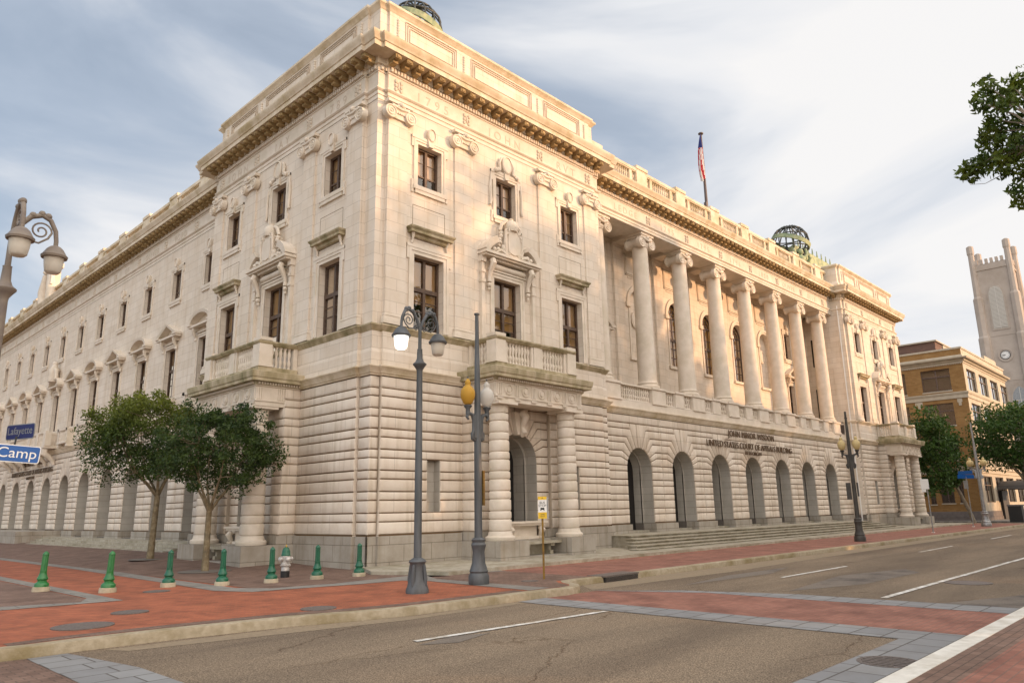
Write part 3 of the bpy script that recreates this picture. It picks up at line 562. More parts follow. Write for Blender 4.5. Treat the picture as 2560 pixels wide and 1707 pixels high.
# ---- letters
def text(s, size, T, u, w, z, m, parent, ext=0.004, name='inscription', wid=None, face='front', align='CENTER'):
    cu = bpy.data.curves.new(name, 'FONT'); cu.body = s; cu.size = size; cu.align_x = align; cu.align_y = 'BOTTOM_BASELINE'; cu.extrude = ext
    cu.space_character = wid or 1.0
    o = bpy.data.objects.new(name, cu); C0.objects.link(o)
    dg = bpy.context.evaluated_depsgraph_get(); me = bpy.data.meshes.new_from_object(o.evaluated_get(dg)); bpy.data.objects.remove(o)
    me.materials.clear(); me.materials.append(M[m]); o = bpy.data.objects.new(name, me); C0.objects.link(o)
    o.location = T(u, w, z); o.rotation_euler = (R(90), 0, 0) if face == 'front' else (R(90), 0, R(-90))
    if parent: o.parent = parent
    return o
def rosette(T, us, name='frieze_rosettes'):
    b = MB(T)
    for u in us:
        for i in (-1, 1):
            for j in (-1, 0, 1):
                b.ball((u+i*0.12, 0.03, 17.07+j*0.16), 0.085, 6, 4, (1, 0.7, 1))
        b.ball((u, 0.03, 17.07), 0.10, 6, 4, (0.7, 0.6, 1.6))
    return b.build('frieze_rosette', 'carve2', CH, key=near(list(us)))
for T, f in ((TF, 'front'), (TL, 'left')):
    rosette(T, (1.2, 4.6, 9.0, 12.4))
for s, u in (('1795', 2.85), ('JOHN', 6.8), ('RVT', 10.8)): text(s, 0.52, TF, u, 0.025, 16.86, 'carve', CH, wid=1.75)
for s, u in (('1789', 2.75), ('JAY', 6.8), ('JOHN', 10.8)): text(s, 0.52, TL, u, 0.025, 16.86, 'carve', CH, wid=1.75, face='left')
BAYS = [28.9+4.0*i for i in range(-3, 4)]
rosette(TC, [14.9+0.05+4.0*i for i in range(1, 8)])
for s, u in zip(('LEDGE', '1795', '1795', '1796', '1800', 'OLIVER', 'ELLS'), BAYS): text(s, 0.50, TC, u-0.05, 0.025, 16.87, 'carve', CH, wid=1.6 if len(s) < 6 else 1.3)
WB = [20.3+4.16*k for k in range(-1, 12)]
rosette(TWG, [u+2.08 for u in WB[:-1]])
for s, u in zip(('', 'FORD', 'OLIVER', 'OF', 'JVSTICE', 'CHIEF', 'STATES', 'VNITED', 'THE', 'OF', 'COVRT'), WB):
    if s: text(s, 0.50, TWG, u, 0.025, 16.87, 'carve', CH, wid=1.4, face='left')
# ---- window builder
def window(T, uc, hw, z0, z1, parent, kind='big', dep=0.42, blind=0.6, two=True, name='window', bm='blind'):
    f = MB(T); w1, w0 = -dep+0.09, -dep
    for q in ((uc-hw, uc-hw+0.08, z0, z1), (uc+hw-0.08, uc+hw, z0, z1), (uc-hw+0.08, uc+hw-0.08, z1-0.08, z1), (uc-hw+0.08, uc+hw-0.08, z0, z0+0.08)): f.box(q[0], q[1], w0, w1, q[2], q[3])
    if two: f.box(uc-0.055, uc+0.055, w0+0.003, w1+0.012, z0+0.08, z1-0.08)
    H = z1-z0
    if kind == 'big':
        zt = z0+H*0.56; f.box(uc-hw+0.08, uc+hw-0.08, w0+0.006, w1+0.02, zt-0.07, zt+0.08)
        for zz in (z0+H*0.27,): f.box(uc-hw+0.08, uc+hw-0.08, w0+0.02, w1-0.03, zz-0.02, zz+0.02)
        f.box(uc-hw+0.08, uc+hw-0.08, w0+0.02, w1-0.03, z0+H*0.40, z0+H*0.40+0.03)
    else:
        f.box(uc-hw+0.08, uc+hw-0.08, w0+0.02, w1-0.02, z0+H*0.33-0.03, z0+H*0.33+0.03); f.box(uc-hw+0.08, uc+hw-0.08, w0+0.02, w1-0.04, z0+H*0.66-0.015, z0+H*0.66+0.015)
    fo = f.build(name, 'frame', parent)
    p = MB(T); p.quad((uc-hw+0.05, w0+0.035, z0+0.05), (uc+hw-0.05, w0+0.035, z0+0.05), (uc+hw-0.05, w0+0.035, z1-0.05), (uc-hw+0.05, w0+0.035, z1-0.05)); p.build('glass_pane', 'glass', fo)
    if blind:
        q = MB(T); q.quad((uc-hw, w0-0.06, z0+H*(1-blind)), (uc+hw, w0-0.06, z0+H*(1-blind)), (uc+hw, w0-0.06, z1), (uc-hw, w0-0.06, z1)); q.build('blind', bm, fo)
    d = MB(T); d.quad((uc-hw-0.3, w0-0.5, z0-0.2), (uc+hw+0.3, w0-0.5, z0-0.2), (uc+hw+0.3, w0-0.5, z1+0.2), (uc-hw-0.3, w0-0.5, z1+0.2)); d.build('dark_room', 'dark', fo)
    return fo
def frame_moulding(b, uc, hw, z0, z1, mw=0.17, w0=0.0, w1=0.06, sill=True):
    for k, (i, o) in enumerate(((mw*0.45, w1*0.6), (mw, w1))):
        pass
    a, c = uc-hw, uc+hw
    for s0, s1, ww in ((0.0, mw*0.55, w1*0.55), (mw*0.55, mw, w1)):
        b.box(a-s1, a-s0, w0-0.01, ww, z0, z1+s1); b.box(c+s0, c+s1, w0-0.01, ww, z0, z1+s1); b.box(a-s0, c+s0, w0-0.01, ww, z1+s0, z1+s1)
    if sill: b.box(a-mw-0.02, c+mw+0.02, w0-0.01, w1+0.04, z0-0.16, z0); b.box(a-mw+0.06, c+mw-0.06, w0-0.01, w1+0.02, z0-0.3, z0-0.16)
def top_surround(T, uc, hw, z0, z1, big=False, wing=False):
    b = MB(T); frame_moulding(b, uc, hw, z0, z1, 0.20)
    b.box(uc-hw-0.30, uc-hw-0.2, -0.01, 0.05, z1-0.15, z1+0.31); b.box(uc+hw+0.2, uc+hw+0.30, -0.01, 0.05, z1-0.15, z1+0.31)
    if not wing: b.box(uc-hw-0.30, uc-hw-0.2, -0.01, 0.05, z0-0.3, z0+0.2); b.box(uc+hw+0.2, uc+hw+0.30, -0.01, 0.05, z0-0.3, z0+0.2)
    b.box(uc-hw-0.30, uc+hw+0.30, -0.01, 0.075, z1+0.2, z1+0.31)
    r = 0.40 if big else 0.27; zc = z1+0.24+r+(0.05 if big else 0)
    b.lathe((uc, 0.0, zc), [(r*0.9, 0.0), (r, 0.06), (r*1.0, 0.15), (r*0.86, 0.18), (r*0.84, 0.14), (0, 0.16)], 16, 'w', sx=0.72)
    b.prism([(uc-0.10, z1+0.02), (uc+0.10, z1+0.02), (uc+0.17, zc-r*0.6), (uc-0.17, zc-r*0.6)], 0, 0.13)
    if big:
        for s in (-1, 1):
            b.tube([(uc+s*0.30, 0.08, zc+0.25), (uc+s*0.42, 0.09, zc), (uc+s*0.38, 0.09, zc-0.3), (uc+s*0.6, 0.09, zc-0.42)], [0.05, 0.07, 0.06, 0.05], 6); b.ball((uc+s*0.62, 0.09, zc-0.38), 0.11, 7, 5); b.ball((uc+s*0.48, 0.08, zc-0.3), 0.09, 7, 5)
            b.tube([(uc+s*(hw+0.3), 0.05, z1+0.05), (uc+s*(hw+0.36), 0.05, z1-0.5), (uc+s*(hw+0.33), 0.06, z1-1.1), (uc+s*(hw+0.38), 0.07, z1-1.3)], [0.04, 0.06, 0.07, 0.05], 6)
    return b.build('window_surround', 'stone', CH, 40)
def hood_surround(T, uc, hw, z0, z1):
    b = MB(T); frame_moulding(b, uc, hw, z0, z1, 0.24, sill=False)
    b.box(uc-hw-0.34, uc-hw-0.24, -0.01, 0.055, z1-0.2, z1+0.36); b.box(uc+hw+0.24, uc+hw+0.34, -0.01, 0.055, z1-0.2, z1+0.36); b.box(uc-hw-0.34, uc+hw+0.34, -0.01, 0.075, z1+0.24, z1+0.36)
    for s in (-1, 1): b.tube([(uc+s*(hw+0.12), 0.16, z1+0.86), (uc+s*(hw+0.14), 0.14, z1+0.7), (uc+s*(hw+0.1), 0.07, z1+0.55), (uc+s*(hw+0.14), 0.05, z1+0.38)], [0.07, 0.06, 0.045, 0.05], 6)
    h = z1+0.84
    hd = MB(T)
    prof = [(0.05, h-0.24), (0.12, h-0.20), (0.14, h-0.10), (0.27, h-0.09), (0.27, h+0.0), (0.33, h+0.07), (0.34, h+0.12), (0.0, h+0.16)]
    for (o0, za), (o1, zb) in zip(prof, prof[1:]):
        A = uc-hw-0.02; B = uc+hw+0.02
        hd.quad((A-o0, o0, za), (B+o0, o0, za), (B+o1, o1, zb), (A-o1, o1, zb))
        for X, s in ((A, -1), (B, 1)): hd.quad((X+s*o0, o0, za), (X+s*o0, -0.01, za), (X+s*o1, -0.01, zb), (X+s*o1, o1, zb))
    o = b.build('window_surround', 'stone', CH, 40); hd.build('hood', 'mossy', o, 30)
    pn = MB(T); z2, z3 = z1+1.05, z1+1.9
    for q in ((uc-0.77, uc+0.77, z3-0.018, z3), (uc+0.752, uc+0.77, z2, z3), (uc-0.77, uc-0.752, z2, z3)): pn.box(q[0], q[1], -0.005, 0.004, q[2], q[3])
    pn.build('panel_joint', 'groove', o)
def pediment_surround(T, uc, hw, z0, z1, simple=None):
    """simple: None = broken pediment with cartouche; 'tri'/'seg' = wing pediments"""
    b = MB(T); frame_moulding(b, uc, hw, z0, z1, 0.22 if not simple else 0.19, sill=False)
    if simple:
        zb = z1+0.52; W = hw+0.62; H = 0.62
        for s in (-1, 1):
            b.box(uc+s*(hw+0.18)-0.09, uc+s*(hw+0.18)+0.09, 0, 0.30, zb-0.18, zb); b.tube([(uc+s*(hw+0.18), 0.24, zb-0.1), (uc+s*(hw+0.18), 0.20, zb-0.32), (uc+s*(hw+0.18), 0.08, zb-0.5), (uc+s*(hw+0.18), 0.1, zb-0.66)], [0.11, 0.085, 0.06, 0.085], 7)
        b.box(uc-hw-0.1, uc+hw+0.1, -0.01, 0.08, z1+0.26, z1+0.34)
        b.box(uc-W, uc+W, -0.01, 0.36, zb, zb+0.10); b.box(uc-W-0.06, uc-W+0.34, -0.01, 0.42, zb+0.10, zb+0.2); b.box(uc+W-0.34, uc+W+0.06, -0.01, 0.42, zb+0.10, zb+0.2)
        if simple == 'tri': outer = [(-W-0.06, zb+0.2), (0, zb+0.2+H), (W+0.06, zb+0.2)]
        else: outer = [(W*1.04*math.cos(a)*-1, zb+0.18+H*0.95*math.sin(a)) for a in [math.pi*k/10 for k in range(11)]]
        n = len(outer); vs = []; th = 0.13
        for (x, z) in outer: vs += [(uc+x, 0.42, z), (uc+x*0.84, 0.38, z-th if z > zb+0.25 else z-0.08), (uc+x*0.84, 0.0, z-th if z > zb+0.25 else z-0.08), (uc+x, 0.0, z)]
        b.add(vs, [(4*i+k, 4*(i+1)+k, 4*(i+1)+(k+1)%4, 4*i+(k+1)%4) for i in range(n-1) for k in range(4)])
        return b.build('window_surround', 'stone', CH, 40)
    zb = z1+0.60                      # underside of the cornice
    b.box(uc-hw-0.35, uc+hw+0.35, -0.01, 0.10, z1+0.24, z1+0.30)
    b.lathe((uc-hw-0.2, 0.06, z1+0.43), [(0.11, 0), (0.14, 0.2), (0.12, hw+0.2), (0.14, 2*hw+0.2), (0.11, 2*hw+0.4)], 10, 'x')
    W = hw+0.72
    b.box(uc-W-0.1, uc+W+0.1, -0.01, 0.42, zb+0.10, zb+0.18); b.box(uc-W-0.16, uc+W+0.16, -0.01, 0.5, zb+0.18, zb+0.29)
    n = int(2*(hw+0.2)/0.09)
    for i in range(n): x = uc-hw-0.2+(i+0.5)*0.09; b.box(x-0.024, x+0.024, 0.0, 0.3, zb+0.0, zb+0.09)
    for s in (-1, 1):
        x = uc+s*(hw+0.36)
        b.tube([(x, 0.32, zb), (x, 0.38, zb-0.15), (x, 0.22, zb-0.42), (x, 0.12, zb-0.68), (x, 0.13, zb-0.88)], [0.12, 0.13, 0.10, 0.075, 0.09], 8)
        b.ball((x, 0.12, zb-1.0), 0.10, 7, 5); b.ball((x, 0.10, zb-1.15), 0.07, 6, 4)
        x = uc+s*(hw+0.70); b.box(x-0.12, x+0.12, -0.01, 0.2, zb-0.12, zb+0.1); b.box(x-0.08, x+0.08, -0.01, 0.14, z0, zb-0.12)
        for zz in (zb-0.55, zb-0.95): b.box(x-0.11, x+0.11, -0.01, 0.17, zz, zz+0.12)
        # raking segment of the broken pediment
        A = [R(8+6.5*k) for k in range(8)]; rx, rz = W+0.18, 0.98; vs = []
        for a in A: vs += [(uc+s*rx*math.cos(a), 0.5, zb+0.2+rz*math.sin(a)), (uc+s*rx*0.84*math.cos(a), 0.46, zb+0.14+rz*0.78*math.sin(a)), (uc+s*rx*0.84*math.cos(a), 0, zb+0.14+rz*0.78*math.sin(a)), (uc+s*rx*math.cos(a), 0, zb+0.2+rz*math.sin(a))]
        k8 = len(A); b.add(vs, [(4*i+k, 4*(i+1)+k, 4*(i+1)+(k+1)%4, 4*i+(k+1)%4) for i in range(k8-1) for k in range(4)]+[(0, 1, 2, 3), tuple(4*(k8-1)+k for k in range(4))])
    o = b.build('window_surround', 'stone', CH, 40)
    c = MB(T); zc = zb+0.3
    c.prism([(uc-0.42, zc+0.05), (uc-0.48, zc+0.5), (uc-0.44, zc+1.05), (uc-0.2, zc+1.18), (uc+0.2, zc+1.18), (uc+0.44, zc+1.05), (uc+0.48, zc+0.5), (uc+0.42, zc+0.05), (uc, zc-0.05)], 0, 0.42)
    c.prism([(uc-0.30, zc+0.15), (uc-0.34, zc+0.5), (uc-0.30, zc+0.95), (uc+0.30, zc+0.95), (uc+0.34, zc+0.5), (uc+0.30, zc+0.15), (uc, zc+0.08)], 0.42, 0.46)
    for s in (-1, 1):
        c.tube([(uc+s*0.46, 0.40, zc+0.1), (uc+s*0.50, 0.44, zc+0.6), (uc+s*0.46, 0.46, zc+1.1), (uc+s*0.33, 0.46, zc+1.16), (uc+s*0.32, 0.46, zc+1.02)], 0.055, 6)
        for k in range(5): c.ball((uc+s*(0.56+0.03*k), 0.26+0.04*(k % 2), zc+0.95-0.14*k), 0.10-0.006*k, 7, 5)
        for k in range(5): c.ball((uc+s*(0.25+0.2*k), 0.36, zc+0.12+0.05*(k % 2)), 0.10, 7, 5)
        c.ball((uc+s*0.52, 0.34, zc+0.30), 0.13, 8, 6, (0.8, 0.8, 1.3)); c.tube([(uc+s*0.42, 0.38, zc+0.05), (uc+s*0.75, 0.40, zc+0.15), (uc+s*0.95, 0.36, zc+0.02)], [0.1, 0.08, 0.05], 6)
    c.lathe((uc, 0.28, zc+1.12), [(0.26, 0), (0.30, 0.14), (0.29, 0.30), (0.22, 0.42), (0.10, 0.50), (0.12, 0.56), (0.0, 0.62)], 10)     # helmet crest
    c.ball((uc, 0.50, zc+1.28), 0.10, 7, 5, (1.3, 0.8, 0.7))
    for s in (-1, 1): c.tube([(uc+s*0.24, 0.38, zc+1.2), (uc+s*0.30, 0.42, zc+1.0), (uc+s*0.46, 0.42, zc+0.88), (uc+s*0.44, 0.42, zc+0.75)], [0.05, 0.07, 0.07, 0.04], 6); c.tube([(uc+s*0.3, 0.3, zc+1.5), (uc+s*0.52, 0.28, zc+1.35), (uc+s*0.62, 0.26, zc+1.05)], [0.05, 0.08, 0.07], 6)
    c.build('cartouche', 'stone', o, 50)
# ---- ionic capital
def volute(b, u, w0, w1, z, r):
    b.lathe((u, w0, z), [(r, 0), (r, w1-w0), (r*0.86, w1-w0+0.004), (r*0.80, w1-w0-0.03), (r*0.60, w1-w0-0.03), (r*0.56, w1-w0+0.006), (r*0.36, w1-w0+0.006), (r*0.30, w1-w0-0.02), (r*0.2, w1-w0-0.02), (r*0.16, w1-w0+0.012), (0, w1-w0+0.02)], 18, 'w')
def cap_pilaster(T, uc, hw, parent):
    b = MB(T)
    for s in (-1, 1): volute(b, uc+s*(hw+0.02), 0.03, 0.26, 15.83, 0.25)
    b.box(uc-hw-0.02, uc+hw+0.02, 0, 0.20, 15.86, 16.02); b.box(uc-hw-0.12, uc+hw+0.12, 0, 0.22, 16.22, 16.33); b.box(uc-hw+0.05, uc+hw-0.05, 0, 0.17, 15.66, 15.84)
    for k in range(7): b.ball((uc-hw+0.17+k*(2*hw-0.34)/6, 0.18, 15.88), 0.05, 6, 4)
    b.tube([(uc-hw*0.9, 0.18, 16.12), (uc, 0.2, 16.05), (uc+hw*0.9, 0.18, 16.12)], 0.08, 6); b.ball((uc, 0.24, 16.2), 0.11, 7, 5); b.ball((uc-0.14, 0.22, 16.12), 0.07, 6, 4); b.ball((uc+0.14, 0.22, 16.12), 0.07, 6, 4)
    b.build('capital', 'stone', parent, 40)
def pilaster(T, uc, hw=0.43, base=True, w=0.07):
    b = MB(T); b.box(uc-hw, uc+hw, -0.01, w, 8.32, 16.33)
    o = b.build('pilaster', 'ashlar', CH)
    if base:
        c = MB(T)
        for z0, z1, e in ((7.96, 8.13, 0.11), (8.13, 8.21, 0.085), (8.21, 8.245, 0.05), (8.245, 8.30, 0.07), (8.30, 8.33, 0.03)): c.box(uc-hw-e, uc+hw+e, -0.01, w+e*0.8, z0, z1)
        c.build('pilaster_base', 'stone', o)
    cap_pilaster(T, uc, hw, o)
    return o
# ---- balusters
BP = [(0.075, 0), (0.075, 0.05), (0.045, 0.10), (0.05, 0.16), (0.075, 0.27), (0.072, 0.34), (0.042, 0.47), (0.05, 0.49), (0.05, 0.51), (0.042, 0.53), (0.072, 0.66), (0.075, 0.73), (0.05, 0.84), (0.045, 0.90), (0.075, 0.95), (0.075, 1.0)]
def balusters(b, u0, u1, w, z0, z1, pitch=0.22, k=1.0, seg=8, along_w=False):
    L_ = u1-u0; n = max(1, int(L_/pitch+0.5))
    for i in range(n):
        u = u0+(i+0.5)*L_/n
        b.lathe((w, u, z0) if along_w else (u, w, z0), [(r*k, h*(z1-z0)) for r, h in BP], seg)
# ================================================================== PAVILION FACES (built per face)
WIN = [(2.72, 0.69), (6.80, 0.75), (10.88, 0.69)]
def pavilion(T, key):
    S = []
    n0 = set(o.name for o in CH.children)
    # upper wall
    b = MB(T); holes = []
    for uc, hw in WIN: holes += [(uc-hw, uc+hw, 8.0, 10.75), (uc-0.57, uc+0.57, 13.42, 15.10)]
    wall(b, 0.77, 12.83, 7.94, 16.34, holes, 0, 0.40)
    U0 = D if key == 'left' else XL+D
    for a, c in ((U0, 0.77), (12.83, 13.3)): wall(b, a, c, 7.94, 16.34, (), -D); 
    for u in (0.77, 12.83): b.quad((u, 0, 7.94), (u, -D, 7.94), (u, -D, 16.34), (u, 0, 16.34))
    if key != 'left':
        b.quad((13.3, -D, 6.2), (13.3, -1.0, 6.2), (13.3, -1.0, 16.34), (13.3, -D, 16.34))
    else: b.quad((13.3, -D, 6.2), (13.3, -1.4, 6.2), (13.3, -1.4, 16.34), (13.3, -D, 16.34))
    b.build('upper_wall', 'ashlar', CH)
    for i, u in enumerate((1.20, 4.38, 9.22, 12.40)): pilaster(T, u)
    for i, (uc, hw) in enumerate(WIN):
        window(T, uc, hw, 8.0, 10.75, CH, 'big', dep=0.34, blind=[0.62, 0.72, 0.8][i]); window(T, uc, 0.57, 13.42, 15.10, CH, 'small', dep=0.30, blind=0.66, name='window', bm='blind2' if i < 2 and key == 'front' else 'blind')
        top_surround(T, uc, 0.57, 13.42, 15.10, big=(i == 1))
        if i == 1: pediment_surround(T, uc, hw, 8.0, 10.75)
        else: hood_surround(T, uc, hw, 8.0, 10.75)
    # ground floor: rusticated flanks with blind niches, projecting portal body
    b = MB(T); nh = [(2.75, 3.33, ZG[2], ZG[7]), (10.42, 11.0, ZG[2], ZG[7])] if key == 'front' else [(0, 0, 0, 0), (0, 0, 0, 0)]
    rust_rect(b, 0.77, 4.40, nh[:1]); rust_rect(b, 9.20, 12.83, nh[1:])
    for a, c in ((U0, 0.77), (12.83, 13.3)): rust_rect(b, a, c, (), -D)
    b.build('rusticated_wall', 'rust', CH, 50, key=halves)
    k = MB(T); wall(k, 0.79, 4.6, 1.0, 6.2, nh[:1], -0.05, 0.32); wall(k, 9.0, 12.81, 1.0, 6.2, nh[1:], -0.05, 0.32)
    for a, c in ((U0+0.045, 0.80), (12.80, 13.25)): wall(k, a, c, 1.0, 6.2, (), -D-0.05)
    kp = MB(T)
    for u in (0.79, 12.81): kp.quad((u, -0.03, 1.0), (u, -D-0.06, 1.0), (u, -D-0.06, 6.2), (u, -0.03, 6.2))
    kp.build('panel_return', 'rust', CH, key=halves)
    if key != 'left': k.quad((13.25, -D, 1.0), (13.25, -1.0, 1.0), (13.25, -1.0, 6.2), (13.25, -D, 6.2))
    k.build('joint_backing', 'groove', CH, key=halves)
    n = MB(T)
    for h in (nh if key == 'front' else []): n.quad((h[0]-.02, -0.35, h[2]-.02), (h[1]+.02, -0.35, h[2]-.02), (h[1]+.02, -0.35, h[3]+.02), (h[0]-.02, -0.35, h[3]+.02)); n.box(h[1]-0.004, h[1]+0.03, -0.355, -0.045, h[2], h[3]); n.box(h[0]-0.03, h[0]+0.004, -0.355, -0.045, h[2], h[3])
    n.build('blind_niche', 'jamb', CH, key=halves)
    # granite plinth
    p = MB(T); 
    for a, c, ww in ((U0-0.08, 0.72, -D+0.08), (0.69, 4.26, 0.08), (9.34, 12.91, 0.08), (12.88, 13.38, -D+0.08)): p.box(a, c, ww-0.5 if a > 0.6 else ww-0.05, ww, -0.3, 1.0)
    p.build('granite_plinth', 'granite', CH, key=lambda u, w_, z: round(u, 1))
    # ---------------- portal
    PW = 0.45
    o = bpy.data.objects.new('portal', None); C0.objects.link(o); o.parent = CH
    b = MB(T); rust_arch(b, 6.8, 1.72, 1.72, 1.0, 3.55, PW)
    for a, c in ((4.40, 5.08), (8.52, 9.20)): rust_rect(b, a, c, (), PW+0.16) 
    bs = MB(lambda u, w_, z: T(4.35-w_ if True else 0, u, z))    # side faces of the body
    for side, X in ((-1, 4.40), (1, 9.20)):
        TS = (lambda X, side: (lambda u, w_, z: T(X+side*w_, u, z)))(X, side)
        q = MB(TS); rust_rect(q, -0.06, PW+0.15, (), 0.05); b.add([(p) for p in []], [])
        q.build('portal_side', 'rust', o, 50)
    b.build('portal_rustication', 'rust', o, 50)
    k = MB(T); wall(k, 5.08, 8.52, 1.0, 6.2, (), PW-0.05, 0.1, arch=[(6.8, 1.0, 3.55, 1.0)]); k.build('joint_backing', 'groove', o); k = MB(T); k.box(4.40, 5.09, -0.3, PW+0.11, 0.9, 6.2); k.box(8.51, 9.20, -0.3, PW+0.11, 0.9, 6.2); k.build('portal_pier', 'pier', o, key=halves)
    v = MB(T); reveal(v, 6.8, 1.0, 3.55, 1.0, PW, PW-0.55); archring(v, 6.8, 0.90, 1.0, 3.55, PW-0.6, PW-0.55, zb=1.0); reveal(v, 6.8, 0.90, 3.55, 1.0, PW-0.55, PW-1.15); v.build('arch_reveal', 'jamb', o, 40)
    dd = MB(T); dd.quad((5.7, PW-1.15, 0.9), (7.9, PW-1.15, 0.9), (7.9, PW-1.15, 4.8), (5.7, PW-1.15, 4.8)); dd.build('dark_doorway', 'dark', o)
    kk = MB(T); kk.prism([(6.56, 4.50), (7.04, 4.50), (7.20, 5.36), (6.40, 5.36)], PW, PW+0.22)
    kk.tube([(6.8, PW+0.25, 5.32), (6.8, PW+0.42, 5.15), (6.8, PW+0.30, 4.95), (6.8, PW+0.22, 4.75), (6.8, PW+0.32, 4.58), (6.8, PW+0.2, 4.46)], [0.17, 0.16, 0.12, 0.11, 0.13, 0.08], 9); kk.build('keystone_console', 'stone', o, 50)
    # plinth blocks, steps, bench, altar
    g = MB(T)
    for a, c in ((4.25, 5.66), (7.94, 9.35)): g.box(a, c, -0.2, 1.98, -0.3, 0.72)
    g.box(4.32, 5.66, -0.2, PW+0.24, 0.70, 1.02); g.box(7.94, 9.28, -0.2, PW+0.24, 0.70, 1.02); g.box(5.66, 7.94, -0.2, 1.80, -0.3, 0.16); g.box(5.66, 7.94, 0.0, 0.95, 0.16, 0.70); g.build('portal_plinth', 'granite', o, key=near([4.95, 6.8, 8.65]))
    g = MB(T); g.box(5.70, 7.90, 0.98, 1.55, 0.55, 0.64); g.prism([(5.9, 0.17), (7.7, 0.17), (7.78, 0.55), (5.82, 0.55)], 0.96, 1.1)
    for u in (6.15, 7.45): g.box(u-0.09, u+0.09, 1.1, 1.42, 0.16, 0.30); g.box(u-0.07, u+0.07, 1.1, 1.34, 0.30, 0.45); g.box(u-0.1, u+0.1, 1.1, 1.48, 0.45, 0.55)
    g.build('stone_bench', 'gran2', o)
    g = MB(T); g.box(5.72, 7.88, 0.2, 0.92, 1.26, 1.33); g.box(5.78, 7.82, 0.2, 0.86, 1.18, 1.26); g.box(6.05, 7.55, 0.2, 0.62, 0.70, 1.18); g.box(5.86, 7.74, 0.2, 0.74, 0.68, 0.80)
    for u in (5.98, 7.62): g.tube([(u, 0.74, 1.12), (u, 0.84, 1.02), (u, 0.76, 0.88), (u, 0.70, 0.78), (u, 0.84, 0.70)], [0.11, 0.13, 0.09, 0.07, 0.1], 8)
    g.build('altar_shelf', 'stone', o, 50)
    # banded columns
    for u in (4.95, 8.65):
        c = MB(T); c.lathe((u, 1.28, 0.72), [(0.50, 0), (0.52, 0.03), (0.52, 0.12), (0.49, 0.15), (0.44, 0.17), (0.42, 0.25), (0.40, 0.32)], 28)
        for i in range(13):
            z0, z1 = ZG[i]-0.72, ZG[i+1]-0.72; k_ = 0.40*(1-0.012*i); e = 0.03
            c.lathe((u, 1.28, 0.72), [(k_-0.06, z0), (k_-0.02, z0+0.015), (k_+0.0, z0+e+0.02), (k_, z1-e-0.02), (k_-0.02, z1-0.015), (k_-0.06, z1)], 28, cap=False)
        zt = ZG[13]-0.72
        c.lathe((u, 1.28, 0.72), [(0.33, zt-0.3), (0.33, zt-0.19), (0.36, zt-0.18), (0.36, zt-0.15), (0.335, zt-0.14), (0.335, zt-0.02), (0.40, zt+0.05), (0.44, zt+0.10)], 28)
        c.box(u-0.50, u+0.50, 0.78, 1.78, 5.40, 5.50)
        co = c.build('banded_column', 'stone', o, 40)
    # entablature of the portal
    Pth = [(4.42, 0.0), (4.42, -1.70), (9.18, -1.70), (9.18, 0.0)]
    def TT(pts): return pts
    e = MB(lambda x, y, z: T(x, -y, z))
    e.sweep(Pth, [(-0.85, 5.49), (0, 5.49), (0, 5.64), (0.04, 5.65), (0.04, 5.69), (0.0, 5.70), (0.0, 6.16), (0.05, 6.18), (0.07, 6.22)]); e.box(4.6, 9.0, -1.6, 0, 5.6, 5.62)
    e.build('portal_entablature', 'stone', o)
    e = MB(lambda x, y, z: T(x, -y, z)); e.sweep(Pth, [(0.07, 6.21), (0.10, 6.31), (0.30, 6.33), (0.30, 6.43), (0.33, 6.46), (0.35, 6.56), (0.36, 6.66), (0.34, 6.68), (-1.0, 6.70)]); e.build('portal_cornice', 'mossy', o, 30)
    d = MB(T)
    for i in range(46): u = 4.42+(i+0.5)*4.76/46; d.box(u-0.028, u+0.028, 1.77, 1.86, 6.235, 6.305)
    for s, X in ((-1, 4.42), (1, 9.18)):
        for i in range(16): y = 0.05+(i+0.5)*0.104; d.box(min(X+s*0.07, X+s*0.16), max(X+s*0.07, X+s*0.16), y-0.028, y+0.028, 6.235, 6.305)
    # triglyphs, guttae and discs
    tg = [4.60+0.88*i for i in range(6)]
    for u in tg:
        for q in (-0.085, 0, 0.085): d.box(u-0.10+0.1+q-0.026, u+q+0.026, 1.695, 1.73, 5.72, 6.14)
        d.box(u-0.13, u+0.13, 1.695, 1.725, 6.13, 6.17); d.box(u-0.14, u+0.14, 1.70, 1.75, 5.58, 5.635)
        for q in range(5): d.box(u-0.12+q*0.05, u-0.09+q*0.05, 1.70, 1.745, 5.55, 5.58)
    md = MB(T)
    for i in range(5):
        u = (tg[i]+tg[i+1])/2
        md.lathe((u, 1.69, 5.93), [(0.19, 0), (0.20, 0.04), (0.165, 0.055), (0.15, 0.02), (0.10, 0.02), (0.09, 0.055), (0.045, 0.06), (0, 0.06)], 18, 'w')
    for s, X in ((-1, 4.42), (1, 9.18)):
        for y in (0.75, 1.55):
            for q in (-0.085, 0, 0.085): d.box(min(X, X+s*0.03), max(X, X+s*0.03), y+q-0.026, y+q+0.026, 5.72, 6.14)
    md.build('metope_disc', 'stone', o, 40, key=lambda u, w_, z: round(u, 1)); d.build('portal_frieze_ornament', 'stone', o, 40)['kind'] = 'stuff'
    # balcony
    bl = bpy.data.objects.new('balcony', None); C0.objects.link(bl); bl.parent = CH
    q = MB(T); q.box(4.52, 9.08, 0.05, 1.64, 6.70, 6.80); q.box(4.56, 9.04, 1.22, 1.60, 6.80, 6.93)
    for a, c in ((4.56, 4.94), (8.66, 9.04)): q.box(a, c, 0.05, 1.22, 6.80, 6.93)
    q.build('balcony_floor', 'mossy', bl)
    q = MB(T)
